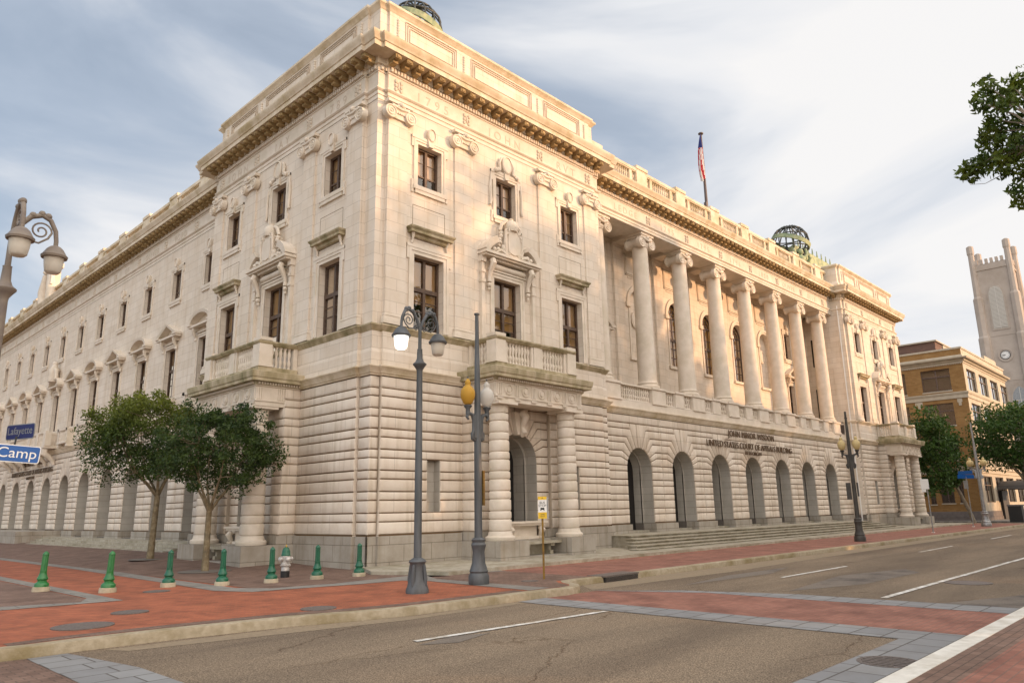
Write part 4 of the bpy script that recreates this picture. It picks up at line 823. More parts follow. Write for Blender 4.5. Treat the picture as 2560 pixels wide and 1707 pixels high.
    for u in (4.80, 8.80):
        q.box(u-0.25, u+0.25, 1.10, 1.60, 6.93, 7.76); q.box(u-0.29, u+0.29, 1.06, 1.63, 6.93, 7.02); q.box(u-0.26, u+0.26, 1.10, 1.60, 7.90, 8.02)
    for u in (4.78, 8.82): q.box(u-0.12, u+0.12, 0.02, 0.18, 6.93, 7.76)
    q.box(6.63, 6.97, 1.28, 1.54, 6.93, 7.76)
    for u in (5.13, 6.55, 7.05, 8.47): q.box(u-0.06, u+0.06, 1.30, 1.52, 6.93, 7.76)
    q.build('balcony_pedestal', 'stone', bl, key=lambda u, w_, z: (min(range(5), key=lambda i: abs([4.8, 5.13, 6.8, 8.47, 8.8][i]-u)), w_ > 0.6))
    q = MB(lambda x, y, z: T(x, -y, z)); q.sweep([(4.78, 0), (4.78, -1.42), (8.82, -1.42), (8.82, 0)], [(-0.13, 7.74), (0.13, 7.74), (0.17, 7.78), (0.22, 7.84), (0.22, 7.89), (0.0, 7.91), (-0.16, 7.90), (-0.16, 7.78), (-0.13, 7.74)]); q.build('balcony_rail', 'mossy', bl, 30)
    q = MB(T); balusters(q, 5.20, 6.48, 1.41, 6.93, 7.75, 0.165, 0.95, 10); balusters(q, 7.12, 8.40, 1.41, 6.93, 7.75, 0.165, 0.95, 10)
    for u in (4.78, 8.82): balusters(q, 0.22, 1.08, u, 6.93, 7.75, 0.165, 0.95, 8, True)
    q.build('baluster', 'stone', bl, 60, key=lambda u, w_, z: (round(u, 2), round(w_, 2)))
    return [o for o in CH.children if o.name not in n0]
fp = pavilion(TF, 'front')
for o in fp:                              # the far pavilion repeats the near one
    c = dup(o, CH, (44.1, 0, 0))
pavilion(TL, 'left')
b = MB(); b.box(44.55, 57.3, D+0.45, 13.5, 18.3, 18.5); b.box(13.0, 45.0, YC+0.4, 40, 18.25, 18.42); b.box(XW+0.4, 13.2, 13.0, 96, 18.25, 18.4); b.build('roof', 'gutter', CH)
b = MB(); b.quad((44.48, D, 1.0), (44.48, 13, 1.0), (44.48, 13, 6.2), (44.48, D, 6.2)); b.quad((44.48, D, 7.9), (44.48, 13, 7.9), (44.48, 13, 16.4), (44.48, D, 16.4)); b.quad((57.4, D, 0), (57.4, 13, 0), (57.4, 13, 18), (57.4, D, 18)); b.build('pavilion_side_wall', 'ashlar', CH, key=lambda u, w_, z: (round(u), round(z)))
AT2 = [(44.5, 12), (44.5, 0.14), (44.87, 0.14), (44.87, 0.02), (56.93, 0.02), (56.93, D), (57.38, D), (57.38, 12)]
b = MB(); b.sweep(AT2, [(0.05, 18.45), (0.05, 18.78), (-0.05, 19.0), (-0.05, 20.15)]); b.box(47, 55, 0.6, 10, 20.2, 20.7); b.box(44.8, 57.1, 0.4, 11, 20.1, 20.42); b.build('attic_wall', 'ashlar', CH)
b = MB(); b.sweep(AT2, [(-0.05, 20.13), (0.02, 20.22), (0.12, 20.30), (0.12, 20.40), (0.0, 20.46), (-0.5, 20.46)]); b.build('attic_cap', 'corn', CH, 30)
attic_panels(lambda u, w, z: (u+44.1, -w, z)); 
rosette(lambda u, w, z: (u+44.1, -w, z), (1.2, 4.6, 9.0, 12.4))
for s, u in (('1801', 47.0), ('JOHN', 50.9), ('1835', 54.8)): text(s, 0.50, TF, u, 0.025, 16.87, 'carve', CH, wid=1.6)
# ================================================================== FRONT CENTRE: arcade, loggia, colonnade
b = MB(TC); k = MB(TC); v = MB(TC); dk = MB(TC); pl = MB(TC); bd = MB(TC)
for i, uc in enumerate(BAYS):
    hL = 2.0 if i else uc-13.3+0.12; hR = 2.0 if i < 6 else 44.48-uc
    rust_arch(b, uc, hL, hR, 1.05, 3.55)
    wall(k, uc-hL, uc+hR, 1.0, 6.2, (), -0.05, 0.1, arch=[(uc, 1.05, 3.55, 1.0)])
    reveal(v, uc, 1.05, 3.55, 1.02, -0.05, -0.70); archring(v, uc, 0.95, 1.05, 3.55, -0.72, -0.66, zb=0.62); reveal(v, uc, 0.95, 3.55, 1.02, -0.66, -1.12)
    for s in (-1, 1): bd.quad((uc+s*1.045, 0.0, 0.55), (uc+s*1.045, -0.66, 0.55), (uc+s*1.045, -0.66, 1.02), (uc+s*1.045, 0.0, 1.02)); bd.quad((uc+s*0.94, -0.65, 0.55), (uc+s*0.94, -1.12, 0.55), (uc+s*0.94, -1.12, 1.02), (uc+s*0.94, -0.65, 1.02)); bd.quad((uc+s*1.045, -0.65, 0.55), (uc+s*0.94, -0.65, 0.55), (uc+s*0.94, -0.65, 1.02), (uc+s*1.045, -0.65, 1.02))
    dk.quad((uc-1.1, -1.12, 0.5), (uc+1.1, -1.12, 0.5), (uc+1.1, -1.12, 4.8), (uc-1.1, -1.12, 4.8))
    pl.box(uc-1.05, uc+1.05, -1.7, -0.35, 0.4, 0.68)
us = [13.2]+[x for uc in BAYS for x in (uc-1.0, uc+1.0)]+[44.5]
pr = MB(TC)
for a, c in zip(us[::2], us[1::2]): pr.box(a, c, -0.9, 0.08, -0.3, 1.0)
KB = near(BAYS); b.build('arcade_bay', 'rust', CH, 50, key=KB); k.build('joint_backing', 'groove', CH, key=KB); v.build('arch_reveal', 'jamb', CH, 40, key=KB); bd.build('dark_skirting', 'darkstone', CH, key=KB); dk.build('dark_doorway', 'dark', CH, key=KB); pl.build('arch_threshold', 'gran2', CH, key=KB); pr.build('pier_plinth', 'granite', CH, key=lambda u, w_, z: round(u, 1))
# steps
st = MB()
for i in range(5):
    z1 = 0.60-0.11*i; y0 = -0.55-0.40*i; x0 = 13.3-0.45*i-0.2; x1 = 44.4+0.42*i-2.2
    st.box(x0, x1, y0-0.40, 1.0 if i == 0 else y0+0.02, -0.2, z1-0.035); st.box(x0-0.06, x1+0.06, y0-0.47, 1.0 if i == 0 else y0+0.02, z1-0.035, z1)
st.build('entrance_steps', 'gran2', CH)
st = MB(); st.box(0.45, 13.0, -3.75, 0.3, -0.3, 0.105); st.slabz([(-0.62, -1.6), (0.45, -3.75), (0.45, 0.1), (0.25, 0.1)], -0.3, 0.10); st.box(13.0, 57.6, -3.75, 0.3, -0.3, 0.10); st.build('granite_pavement_step', 'gran2', CH)
# balustraded podium of the loggia
b = MB(TC); b.quad((13.3, 0.0, 6.5), (44.5, 0.0, 6.5), (44.5, 0.0, 6.92), (13.3, 0.0, 6.92)); b.box(13.3, 44.5, -0.02, 0.05, 6.52, 6.88); b.box(13.3, 44.5, -0.5, -0.02, 6.5, 6.9); b.build('podium', 'stone', CH)
COL = [14.9+4.0*i for i in range(8)]
for i, u in enumerate(COL):
    q = MB(TC); h = 0.62
    q.box(u-h, u+h, -1.25, 0.06, 6.90, 7.66); q.box(u-h-0.05, u+h+0.05, -1.3, 0.11, 6.88, 6.98); q.box(u-h-0.06, u+h+0.06, -1.3, 0.12, 7.66, 7.78); q.build('column_pedestal', 'stone', CH)
    if 0 < i < 7:
        q = MB(TC)
        q.box(u+2-0.42, u+2+0.42, -0.42, 0.05, 6.90, 7.66); q.box(u+2-0.46, u+2+0.46, -0.44, 0.11, 7.66, 7.77); q.build('balustrade_pier', 'stone', CH)
q = MB(TC); q.box(13.4, 44.4, -0.34, 0.03, 7.655, 7.75); q.box(13.4, 44.4, -0.32, -0.02, 6.89, 6.95); q.build('balustrade_rail', 'stone', CH)
q = MB(TC)
balusters(q, 15.6, 18.2, -0.15, 6.95, 7.66, 0.19)
for i in range(1, 7):
    u = COL[i]; balusters(q, u+0.72, u+1.54, -0.15, 6.95, 7.66, 0.19)
    if i < 6 or True: balusters(q, u+2.46, u+3.3, -0.15, 6.95, 7.66, 0.19)
q.build('loggia_balusters', 'stone', CH, 60, key=near([16.9]+[x for i in range(1, 7) for x in (COL[i]+1.13, COL[i]+2.88)]))
# columns
c0 = None
for i, u in enumerate(COL):
    wy = -0.60
    if c0 is None:
        c = MB(TC); pr_ = [(0.60, 0), (0.62, 0.04), (0.62, 0.14), (0.58, 0.18), (0.53, 0.20), (0.53, 0.24), (0.56, 0.28), (0.56, 0.32), (0.51, 0.35), (0.485, 0.42)]
        for k_ in range(13): t = k_/12; pr_.append((0.485-0.07*t**1.6, 0.45+7.35*t))
        pr_ += [(0.45, 7.82), (0.45, 7.87), (0.42, 7.89)]
        c.lathe((u, wy, 7.78), pr_, 36); c.box(u-0.62, u+0.62, wy-0.62, wy+0.62, 7.70, 7.80)
        o = c.build('column', 'stone', CH, 35); c0 = o
        cp = MB(TC)
        for s in (-1, 1):
            volute(cp, u+s*0.46, wy+0.30, wy+0.52, 15.80, 0.30)
            cp.lathe((u+s*0.46, wy-0.50, 15.80), [(0.30, 0), (0.30, 0.1), (0.24, 0.15), (0.20, 0.3), (0.17, 0.45), (0.20, 0.6), (0.26, 0.78), (0.29, 0.85)], 16, 'w')
            for kk in range(7): cp.lathe((u+s*0.46, wy-0.42+kk*0.12, 15.80), [(0.29-0.08*math.sin(math.pi*kk/6), 0), (0.29-0.08*math.sin(math.pi*kk/6), 0.035)], 14, 'w', cap=False)
        cp.box(u-0.46, u+0.46, wy-0.44, wy+0.44, 15.88, 16.10); cp.box(u-0.60, u+0.60, wy-0.55, wy+0.55, 16.20, 16.34); cp.box(u-0.52, u+0.52, wy-0.5, wy+0.5, 16.10, 16.20)
        cp.lathe((u, wy, 15.62), [(0.43, 0), (0.48, 0.06), (0.5, 0.14), (0.44, 0.24)], 24)
        cp.tube([(u-0.4, wy+0.5, 16.05), (u, wy+0.54, 15.93), (u+0.4, wy+0.5, 16.05)], 0.07, 6); cp.ball((u, wy+0.55, 16.08), 0.1, 7, 5)
        cp.build('capital', 'stone', o, 40)
    else: dup(c0, CH, (u-14.9, 0, 0))
# soffit, beams, back wall of the loggia
b = MB(TC); b.box(13.2, 44.5, -1.12, 0.02, 16.335, 16.36); b.box(13.3, 44.5, -2.25, -1.14, 16.55, 16.6); b.box(13.3, 44.5, -2.3, -2.2, 16.30, 16.6)
b.box(13.3, 44.5, -0.85, -0.40, 16.36, 16.40)
for u in COL: b.box(u-0.40, u+0.40, -2.3, -1.12, 16.32, 16.55)
b.build('loggia_ceiling', 'stone', CH)
BW = -2.25
holes = []; arches = []
for i in (2, 3, 4): arches.append((BAYS[i], 0.88, 13.1, 9.95))
for i in (1, 5): arches.append((BAYS[i], 0.88, 13.1, 9.95))
b = MB(TC)
H6 = [(BAYS[6]-0.5, BAYS[6]+0.5, 8.0, 10.6), (BAYS[6]-0.5, BAYS[6]+0.5, 12.6, 14.6), (BAYS[0]-0.5, BAYS[0]+0.5, 8.0, 10.6), (BAYS[0]-0.5, BAYS[0]+0.5, 12.6, 14.6)]
wall(b, 13.3, 44.5, 6.9, 16.5, H6, BW, 0.35, arches)
for a in arches: reveal(b, a[0], a[1], a[2], a[3], BW, BW-0.35); b.quad((a[0]-a[1], BW, a[3]), (a[0]+a[1], BW, a[3]), (a[0]+a[1], BW-0.35, a[3]), (a[0]-a[1], BW-0.35, a[3]))
b.build('loggia_wall', 'ashlar', CH)
b = MB(TC); b.box(13.3, 44.5, BW, 0, 6.85, 6.9); b.build('loggia_floor', 'gran2', CH)
for u in COL:
    q = MB(TC); q.box(u-0.42, u+0.42, BW-0.02, BW+0.16, 6.9, 16.34); q.box(u-0.50, u+0.50, BW, BW+0.22, 6.9, 7.9); q.box(u-0.48, u+0.48, BW, BW+0.2, 16.15, 16.33); q.build('loggia_pilaster', 'ashlar', CH)
for i in range(1, 6):
    uc = BAYS[i]; q = MB(TC)
    archring(q, uc, 0.88, 1.02, 13.1, BW-0.01, BW+0.05, zb=9.95); archring(q, uc, 1.02, 1.18, 13.1, BW-0.01, BW+0.09, zb=13.1)
    q.box(uc-1.25, uc-0.88, BW-0.01, BW+0.12, 12.85, 13.1); q.box(uc+0.88, uc+1.25, BW-0.01, BW+0.12, 12.85, 13.1); q.box(uc-1.1, uc+1.1, BW-0.01, BW+0.12, 9.78, 9.95)
    z0, z1 = 14.72, 16.0
    for k_ in range(2):
        e = 0.10*k_
        for a, c, z2, z3 in ((uc-1.15+e, uc+1.15-e, z1-0.05-e, z1-e), (uc-1.15+e, uc+1.15-e, z0+e, z0+e+0.05), (uc-1.15+e, uc-1.10+e, z0+e, z1-e), (uc+1.10-e, uc+1.15-e, z0+e, z1-e)): q.box(a, c, BW-0.01, BW+0.05, z2, z3)
    q.box(uc-0.9, uc+0.9, BW-0.01, BW+0.03, z0-0.14, z0-0.04)
    q.build('arch_surround', 'stone', CH, 40)
    if i in (2, 3, 4):
        f = MB(TC); w0 = BW-0.35; r = 0.88
        archring(f, uc, 0.80, 0.90, 13.1, w0, w0+0.06, zb=9.95); f.box(uc-0.8, uc+0.8, w0, w0+0.06, 9.95, 10.03); f.box(uc-0.8, uc+0.8, w0, w0+0.07, 13.05, 13.15)
        for x in (-0.40, 0, 0.40): f.box(uc+x-0.022, uc+x+0.022, w0+0.01, w0+0.05, 10.0, 13.07)
        for z in (10.6, 11.15, 11.7, 12.3): f.box(uc-0.8, uc+0.8, w0+0.012, w0+0.048, z-0.02, z+0.02)
        f.box(uc-0.8, uc+0.8, w0, w0+0.07, 11.62, 11.78)
        for a in (30, 60, 90, 120, 150): a = R(a); f.tube([(uc+0.2*math.cos(a), w0+0.03, 13.1+0.2*math.sin(a)), (uc+0.84*math.cos(a), w0+0.03, 13.1+0.84*math.sin(a))], 0.022, 4)
        archring(f, uc, 0.18, 0.23, 13.1, w0, w0+0.05, n=8); archring(f, uc, 0.5, 0.54, 13.1, w0, w0+0.05, n=12)
        fo = f.build('arched_window', 'frame', CH)
        p = MB(TC); n = 14; P = [(uc+0.86*math.cos(math.pi*k/n), 13.1+0.86*math.sin(math.pi*k/n)) for k in range(n+1)]+[(uc-0.86, 9.97), (uc+0.86, 9.97)]; p.add([(x, w0+0.02, z) for x, z in P], [tuple(range(len(P)))]); p.build('glass_pane', 'glass', fo)
        p = MB(TC); p.add([(x, w0-0.04, z) for x, z in P], [tuple(range(len(P)))]); p.build('blind', 'amberb', fo)
    else:
        p = MB(TC); p.quad((uc-0.95, BW-0.34, 9.9), (uc+0.95, BW-0.34, 9.9), (uc+0.95, BW-0.34, 14.1), (uc-0.95, BW-0.34, 14.1)); p.build('blind_arch_panel', 'ashlar', CH)
        q = MB(TC); q.lathe((uc, BW-0.34, 12.3), [(0.45, 0), (0.5, 0.1), (0.4, 0.14), (0.38, 0.1), (0, 0.12)], 14, 'w', sx=0.75); q.build('blind_arch_medallion', 'stone', CH, 40)
for uc in (BAYS[0], BAYS[6]):
    TB = lambda u, w_, z: TC(u, w_+BW, z)
    window(TB, uc, 0.5, 8.0, 10.6, CH, 'big', dep=0.33, blind=0.5); window(TB, uc, 0.5, 12.6, 14.6, CH, 'small', dep=0.33, blind=0.5)
    pediment_surround(TB, uc, 0.5, 8.0, 10.6, 'tri'); top_surround(TB, uc, 0.5, 12.6, 14.6)
q = MB(); q.box(44.455, 44.475, 2.2, 2.75, 12.4, 14.6); q.box(44.455, 44.475, 2.2, 2.75, 8.2, 10.6); q.build('side_window', 'dark', CH)
b = MB(); b.box(44.35, 44.43, -0.25, -0.17, 0.2, 20.2); b.box(44.40, 44.47, 0.4, 0.47, 0.2, 20.2); 
q = MB(); q.tube([(44.43, 0.42, 0.3), (44.43, 0.42, 17.0)], 0.05, 8); q.build('rain_pipe', 'signw', CH)
# rooftop balustrade, front
b = MB(TC); b.box(13.3, 44.3, -0.36, 0.02, 18.46, 18.86); b.box(13.3, 44.3, -0.30, 0.0, 18.86, 18.93); b.build('parapet_base', 'corn', CH)
b = MB(TC); b.box(13.3, 44.3, -0.36, 0.05, 19.74, 19.90); b.box(13.3, 44.3, -0.33, 0.02, 19.68, 19.74); b.build('parapet_rail', 'corn', CH)
q = MB(TC); 
PU = [18.9-0.35+4.02*i for i in range(7)]
for u in PU+[14.4]:
    p = MB(TC); p.box(u-0.50, u+0.50, -0.38, 0.06, 18.48, 19.92); p.box(u-0.55, u+0.55, -0.42, 0.11, 19.90, 20.08); p.box(u-0.56, u+0.56, -0.40, 0.10, 18.48, 18.66); p.build('parapet_pier', 'corn', CH)
    for s in (-1, 1): p = q.box(u+s*0.98-0.12, u+s*0.98+0.12, -0.3, 0.0, 18.93, 19.68)
for a, c in [(14.9, 18.05)]+[(u+0.5, u+3.52) for u in PU[:-1]]+[(PU[-1]+0.5, 44.3)]:
    n_ = c-a
    balusters(q, a+0.02, a+0.34, -0.15, 18.93, 19.68, 0.19); balusters(q, a+0.62, c-0.62, -0.15, 18.93, 19.68, 0.2); balusters(q, c-0.34, c-0.02, -0.15, 18.93, 19.68, 0.19)
q.build('parapet_balusters', 'corn', CH, 60, key=near([16.4]+[u+2.01 for u in PU]))
# letters on the arcade
def fascia(T, uc, face, z=0.0):
    text('JOHN MINOR WISDOM', 0.52, T, uc, 0.07, 5.72+z, 'letter', CH, 0.02, wid=1.12, face=face)
    text('UNITED STATES COURT OF APPEALS BUILDING', 0.52, T, uc, 0.07, 5.06+z, 'letter', CH, 0.02, wid=1.0, face=face)
    text('FIFTH CIRCUIT', 0.30, T, uc, 0.07, 4.74+z, 'letter', CH, 0.02, wid=1.1, face=face)
fascia(TC, 28.9, 'front')
# ================================================================== LEFT WING
b = MB(TWG); k = MB(TWG); v = MB(TWG); dk = MB(TWG); pr = MB(TWG); bd = MB(TWG)
for i, uc in enumerate(WB):
    hL = 2.08 if i else uc-13.2; hR = 2.08
    rust_arch(b, uc, hL, hR, 1.05, 3.55)
    wall(k, uc-hL, uc+hR, 1.0, 6.2, (), -0.05, 0.1, arch=[(uc, 1.05, 3.55, 1.0)])
    reveal(v, uc, 1.05, 3.55, 0.6, -0.05, -2.2); v.quad((uc-1.05, -2.2, 0.3), (uc+1.05, -2.2, 0.3), (uc+1.05, -2.2, 4.7), (uc-1.05, -2.2, 4.7))
    for s in (-1, 1): bd.quad((uc+s*1.04, 0.0, 0.3), (uc+s*1.04, -2.0, 0.3), (uc+s*1.04, -2.0, 1.02), (uc+s*1.04, 0.0, 1.02))
    bd.quad((uc-1.03, -2.1, 0.3), (uc+1.03, -2.1, 0.3), (uc+1.03, -2.1, 1.02), (uc-1.03, -2.1, 1.02))
    bd.box(uc-1.04, uc+1.04, -0.5, -0.15, 0.3, 0.66)
us = [13.2]+[x for uc in WB for x in (uc-1.0, uc+1.0)]+[70]
for a, c in zip(us[::2], us[1::2]): pr.box(a, c, -0.9, 0.08, -0.3, 1.0)
rust_rect(b, WB[-1]+2.08, 96); wall(k, WB[-1]+2.08, 96, 0, 6.2, (), -0.05)
KB = near(WB); b.build('arcade_bay', 'rust', CH, 50, key=KB); k.build('joint_backing', 'groove', CH, key=KB); v.build('arch_reveal', 'jamb', CH, 40, key=KB); bd.build('dark_skirting', 'darkstone', CH, key=KB); pr.build('pier_plinth', 'granite', CH, key=lambda u, w_, z: round(u, 1))
holes = []
for uc in WB: holes += [(uc-0.66, uc+0.66, 7.9, 10.55), (uc-0.56, uc+0.56, 13.3, 14.95)]
b = MB(TWG); wall(b, 13.2, 96, 7.7, 16.34, holes, 0, 0.36); b.build('upper_wall', 'ashlar', CH)
b = MB(TWG); b.box(13.35, 13.5, -0.01, 0.03, 11.9, 15.0); b.build('blind_panel', 'stone', CH)
for i, uc in enumerate(WB):
    window(TWG, uc, 0.66, 7.9, 10.55, CH, 'big', dep=0.30, blind=0.3 if i % 3 else 0); window(TWG, uc, 0.56, 13.3, 14.95, CH, 'small', dep=0.26, blind=0.0 if i % 2 else 0.3)
    pediment_surround(TWG, uc, 0.66, 7.9, 10.55, 'seg' if i % 2 == 0 else 'tri'); top_surround(TWG, uc, 0.56, 13.3, 14.95, wing=True)
    # balconette pedestal blocks under the windows
    q = MB(TWG); q.box(uc-1.02, uc+1.02, -0.01, 0.06, 6.9, 7.6)
    for s in (-1, 1): q.box(uc+s*0.92-0.12, uc+s*0.92+0.12, 0.0, 0.42, 6.75, 7.62); q.box(uc+s*0.9-0.16, uc+s*0.9+0.16, 0, 0.40, 6.5, 6.76)
    q.box(uc-1.05, uc+1.05, 0.30, 0.46, 7.60, 7.74); q.box(uc-1.05, uc+1.05, 0.0, 0.46, 6.72, 6.84); q.box(uc-1.08, uc-0.78, 0, 0.46, 7.6, 7.74); q.box(uc+0.78, uc+1.08, 0, 0.46, 7.6, 7.74)
    if i % 2 == 0 or True: balusters(q, uc-0.78, uc+0.78, 0.36, 6.84, 7.6, 0.22, 0.9, 6)
    q.build('balconette', 'stone', CH, 50)
# long console balcony around the middle of the wing
uc = WB[7]
q = MB(TWG); q.box(uc-6.2, uc+6.2, 0, 0.95, 6.55, 6.72); q.box(uc-6.2, uc+6.2, 0.72, 0.90, 7.62, 7.76)
for s in (-6.0, -4.1, -2.0, 2.0, 4.1, 6.0): q.box(uc+s-0.3, uc+s+0.3, 0.55, 0.92, 6.72, 7.62)
balusters(q, uc-5.6, uc+5.6, 0.80, 6.72, 7.62, 0.25, 1.0, 6)
for s in (-5.9, -3.9, -1.9, 1.9, 3.9, 5.9): q.tube([(uc+s, 0.75, 6.5), (uc+s, 0.78, 6.2), (uc+s, 0.45, 5.95), (uc+s, 0.2, 5.7), (uc+s, 0.14, 5.45)], [0.2, 0.22, 0.17, 0.13, 0.1], 8)
q.build('console_balcony', 'stone', CH, 50)
q = MB(TWG); 
for dx in (0,):
    q.lathe((uc-4.16, 0.35, 11.5), [(0.35, 0), (0.4, 0.2), (0.3, 0.6), (0.36, 0.9), (0.2, 1.15), (0.17, 1.35), (0.0, 1.5)], 10); q.ball((uc-4.16, 0.35, 12.85), 0.2, 8, 6)
    for s in (-1, 1): q.tube([(uc-4.16+s*0.3, 0.35, 12.4), (uc-4.16+s*0.7, 0.4, 12.2), (uc-4.16+s*0.8, 0.4, 11.6)], [0.14, 0.12, 0.09], 7)
q.build('window_statue', 'stone', CH, 50)
fascia(TWG, uc, 'left', -0.05)
b = MB(TWG); b.box(13.4, 96, -0.36, 0.02, 18.46, 18.86); b.box(13.4, 96, -0.36, 0.05, 19.62, 19.80); b.build('parapet_base', 'corn', CH)
q = MB(TWG)
for i in range(18):
    u = 17.6+4.16*i; p = MB(TWG); p.box(u-0.52, u+0.52, -0.38, 0.06, 18.48, 19.80); p.box(u-0.57, u+0.57, -0.42, 0.11, 19.78, 19.96); p.build('parapet_pier', 'corn', CH)
    if i < 11: q.box(u+0.6, u+0.85, -0.3, 0.0, 18.86, 19.62); balusters(q, u+0.9, u+3.26, -0.15, 18.86, 19.62, 0.22, 1.0, 6); q.box(u+3.31, u+3.56, -0.3, 0.0, 18.86, 19.62)
balusters(q, 13.5, 16.6, -0.15, 18.86, 19.62, 0.22, 1.0, 6); q.box(13.5, 15.0, -0.36, 0.0, 18.8, 19.7)
q.build('parapet_balusters', 'corn', CH, 60, key=near([15.0]+[19.68+4.16*i for i in range(12)]))
# shallow steps and ramp wall along the wing
st = MB()
for i in range(4):
    z1 = 0.62-0.105*i; st.box(0.45-0.38*i, 1.6 if i == 0 else 0.45-0.38*(i-1)+0.02, 13.3, 36.5-0.5*i, -0.2, z1)
st.build('wing_steps', 'gran2', CH); st = MB(); st.box(-0.95, 1.6, 36.5, 90, -0.2, 1.0); st.build('ramp_wall', 'granite', CH)
# ================================================================== ROOF THINGS
def globe(loc, s, label, ang):
    t = thing('globe_sculpture', label, 'sculpture', loc, ang, 'green copper globe sculptures on the corner roofs')
    rr = 1.0*s
    b = MB()
    for k in range(8):
        a = math.pi*k/8; b.tube([(rr*math.cos(a)*math.sin(p*math.pi/8), rr*math.sin(a)*math.sin(p*math.pi/8), 2.4*s+rr*math.cos(p*math.pi/8)) for p in range(0, 17)], 0.035*s, 5)
    for z in (0.75, 0.35, -0.35, -0.75):
        q = math.sqrt(1-z*z)*rr; b.tube([(q*math.cos(p*math.pi/10), q*math.sin(p*math.pi/10), 2.4*s+z*rr) for p in range(21)], 0.035*s, 5)
    b.build('globe_ribs', 'patinad', t)
    b = MB(); b.lathe((0, 0, 0), [(1.0*rr, 0), (1.05*rr, 0.02), (1.05*rr, 0.24*s), (1.0*rr, 0.26*s)], 28, cap=False); o = b.build('zodiac_band', 'patina', t); o.rotation_euler = (R(18), R(8), 0); o.location = (0, 0, 2.3*s)
    for k in range(4):
        a = math.pi/4+k*math.pi/2; cx, cy = 0.85*s*math.cos(a), 0.85*s*math.sin(a); b = MB()
        P = [(cx, cy, 0), (cx*1.05, cy*1.05, 0.45*s), (cx*0.95, cy*0.95, 0.9*s), (cx, cy, 1.25*s), (cx, cy, 1.42*s)]
        b.tube(P, [0.36*s, 0.30*s, 0.20*s, 0.25*s, 0.08*s], 9); b.ball((cx, cy, 1.62*s), 0.15*s, 9, 7, (0.85, 0.95, 1.15))
        px, py = -math.sin(a), math.cos(a)
        for sg in (-1, 1):
            b.tube([(cx+sg*px*0.22*s, cy+sg*py*0.22*s, 1.3*s), (cx*1.05+sg*px*0.36*s, cy*1.05+sg*py*0.36*s, 1.45*s), (cx*0.95+sg*px*0.36*s, cy*0.95+sg*py*0.36*s, 1.8*s)] if not (k == 3 and sg == 1) else [(cx, cy, 1.3*s), (cx+0.7*s, cy-0.1*s, 1.12*s), (cx+1.15*s, cy-0.1*s, 1.14*s), (cx+1.35*s, cy-0.1*s, 1.36*s)], [0.10*s, 0.085*s, 0.06*s] if not (k == 3 and sg == 1) else [0.11*s, 0.085*s, 0.07*s, 0.09*s], 7)
        for q in range(5): an = 2*math.pi*q/5; b.tube([(cx+0.3*s*math.cos(an), cy+0.3*s*math.sin(an), 0), (cx+0.24*s*math.cos(an+0.3), cy+0.24*s*math.sin(an+0.3), 0.8*s)], [0.08*s, 0.04*s], 5)
        b.build('seated_figure', 'patina', t, 60)
    b = MB(); b.lathe((0, 0, -0.5*s), [(1.2*s, 0), (1.2*s, 0.4*s), (1.05*s, 0.5*s), (1.0*s, 0.5*s)], 20); b.build('sculpture_base', 'patina', t)
    return t
globe((43.6, 3.2, 19.2), 1.48, 'green copper globe held by statues, seen whole above the far end of the colonnade', 0.2)
globe((8.2, 8.0, 23.6), 1.48, 'top of a green copper globe peeking over the near corner attic', 0.5)
globe((6.5, 86.0, 19.5), 1.7, 'distant copper globe behind the left street lamp', 0.9)
b = MB()
for i in range(26):
    u = 44.8+i*0.33; b.ball((u, 3.4, 22.85), 0.22, 6, 4, (1, 1, 0.8))
    if i % 3 == 0: b.tube([(u, 3.4, 22.9), (u, 3.4, 23.65)], [0.09, 0.03], 6)
b.box(44.6, 54.0, 3.2, 3.7, 20.3, 22.85); b.build('copper_roof_crest', 'patina', CH, 50)
t = MB(lambda u, w_, z: TWG(u, w_, z)); uc = 46.5
t.box(uc-1.1, uc+1.1, -0.5, 0.2, 18.48, 20.2); t.box(uc-0.45, uc+0.45, -0.45, 0.3, 20.2, 21.6); t.box(uc-0.9, uc+0.9, -0.5, 0.35, 21.6, 21.95)
for s in (-1, 1):
    t.tube([(uc+s*1.1, 0.2, 18.8), (uc+s*1.2, 0.3, 19.8), (uc+s*0.95, 0.3, 20.7), (uc+s*0.85, 0.3, 21.2)], [0.38, 0.34, 0.24, 0.2], 9); t.ball((uc+s*0.9, 0.3, 21.45), 0.22, 9, 7)
    t.tube([(uc+s*0.95, 0.3, 20.9), (uc+s*1.5, 0.35, 20.5), (uc+s*1.55, 0.4, 19.9)], [0.14, 0.11, 0.08], 7)
t.build('roofline_trophy', 'stone', CH, 50)
fpole = thing('flagpole', 'tall dark flagpole on the colonnade roof with a ball on top', 'flagpole', (32.3, 4.4, 18.4))
b = MB(); b.tube([(0, 0, 0), (0, 0, 5), (0, 0, 10.3)], [0.13, 0.11, 0.075], 10); b.build('pole', 'poled', fpole, 50)
b = MB(); b.ball((0, 0, 10.42), 0.17, 10, 6, (1.2, 1.2, 0.6)); b.build('finial', 'poled', fpole, 60)
b = MB(); b.box(-0.2, 0.0, -0.1, 0.1, 4.3, 4.9); b.build('cleat_box', 'poled', fpole)
fl = thing('flag', 'red, white and blue striped flag hanging limp from the roof flagpole', 'flag', (32.2, 4.35, 24.8))
nx, nz_ = 16, 26; VV = []
for j in range(nz_+1):
    t_ = j/nz_; wd = 0.16+0.95*min(t_*1.5, 1)**0.8*(1-0.35*max(t_-0.8, 0)/0.2)
    for i in range(nx+1):
        s_ = i/nx; VV.append((-wd*s_*0.62, 0.16*math.sin(s_*9+t_*3)*min(t_*3, 1), 3.9-t_*(3.5+0.5*s_)))
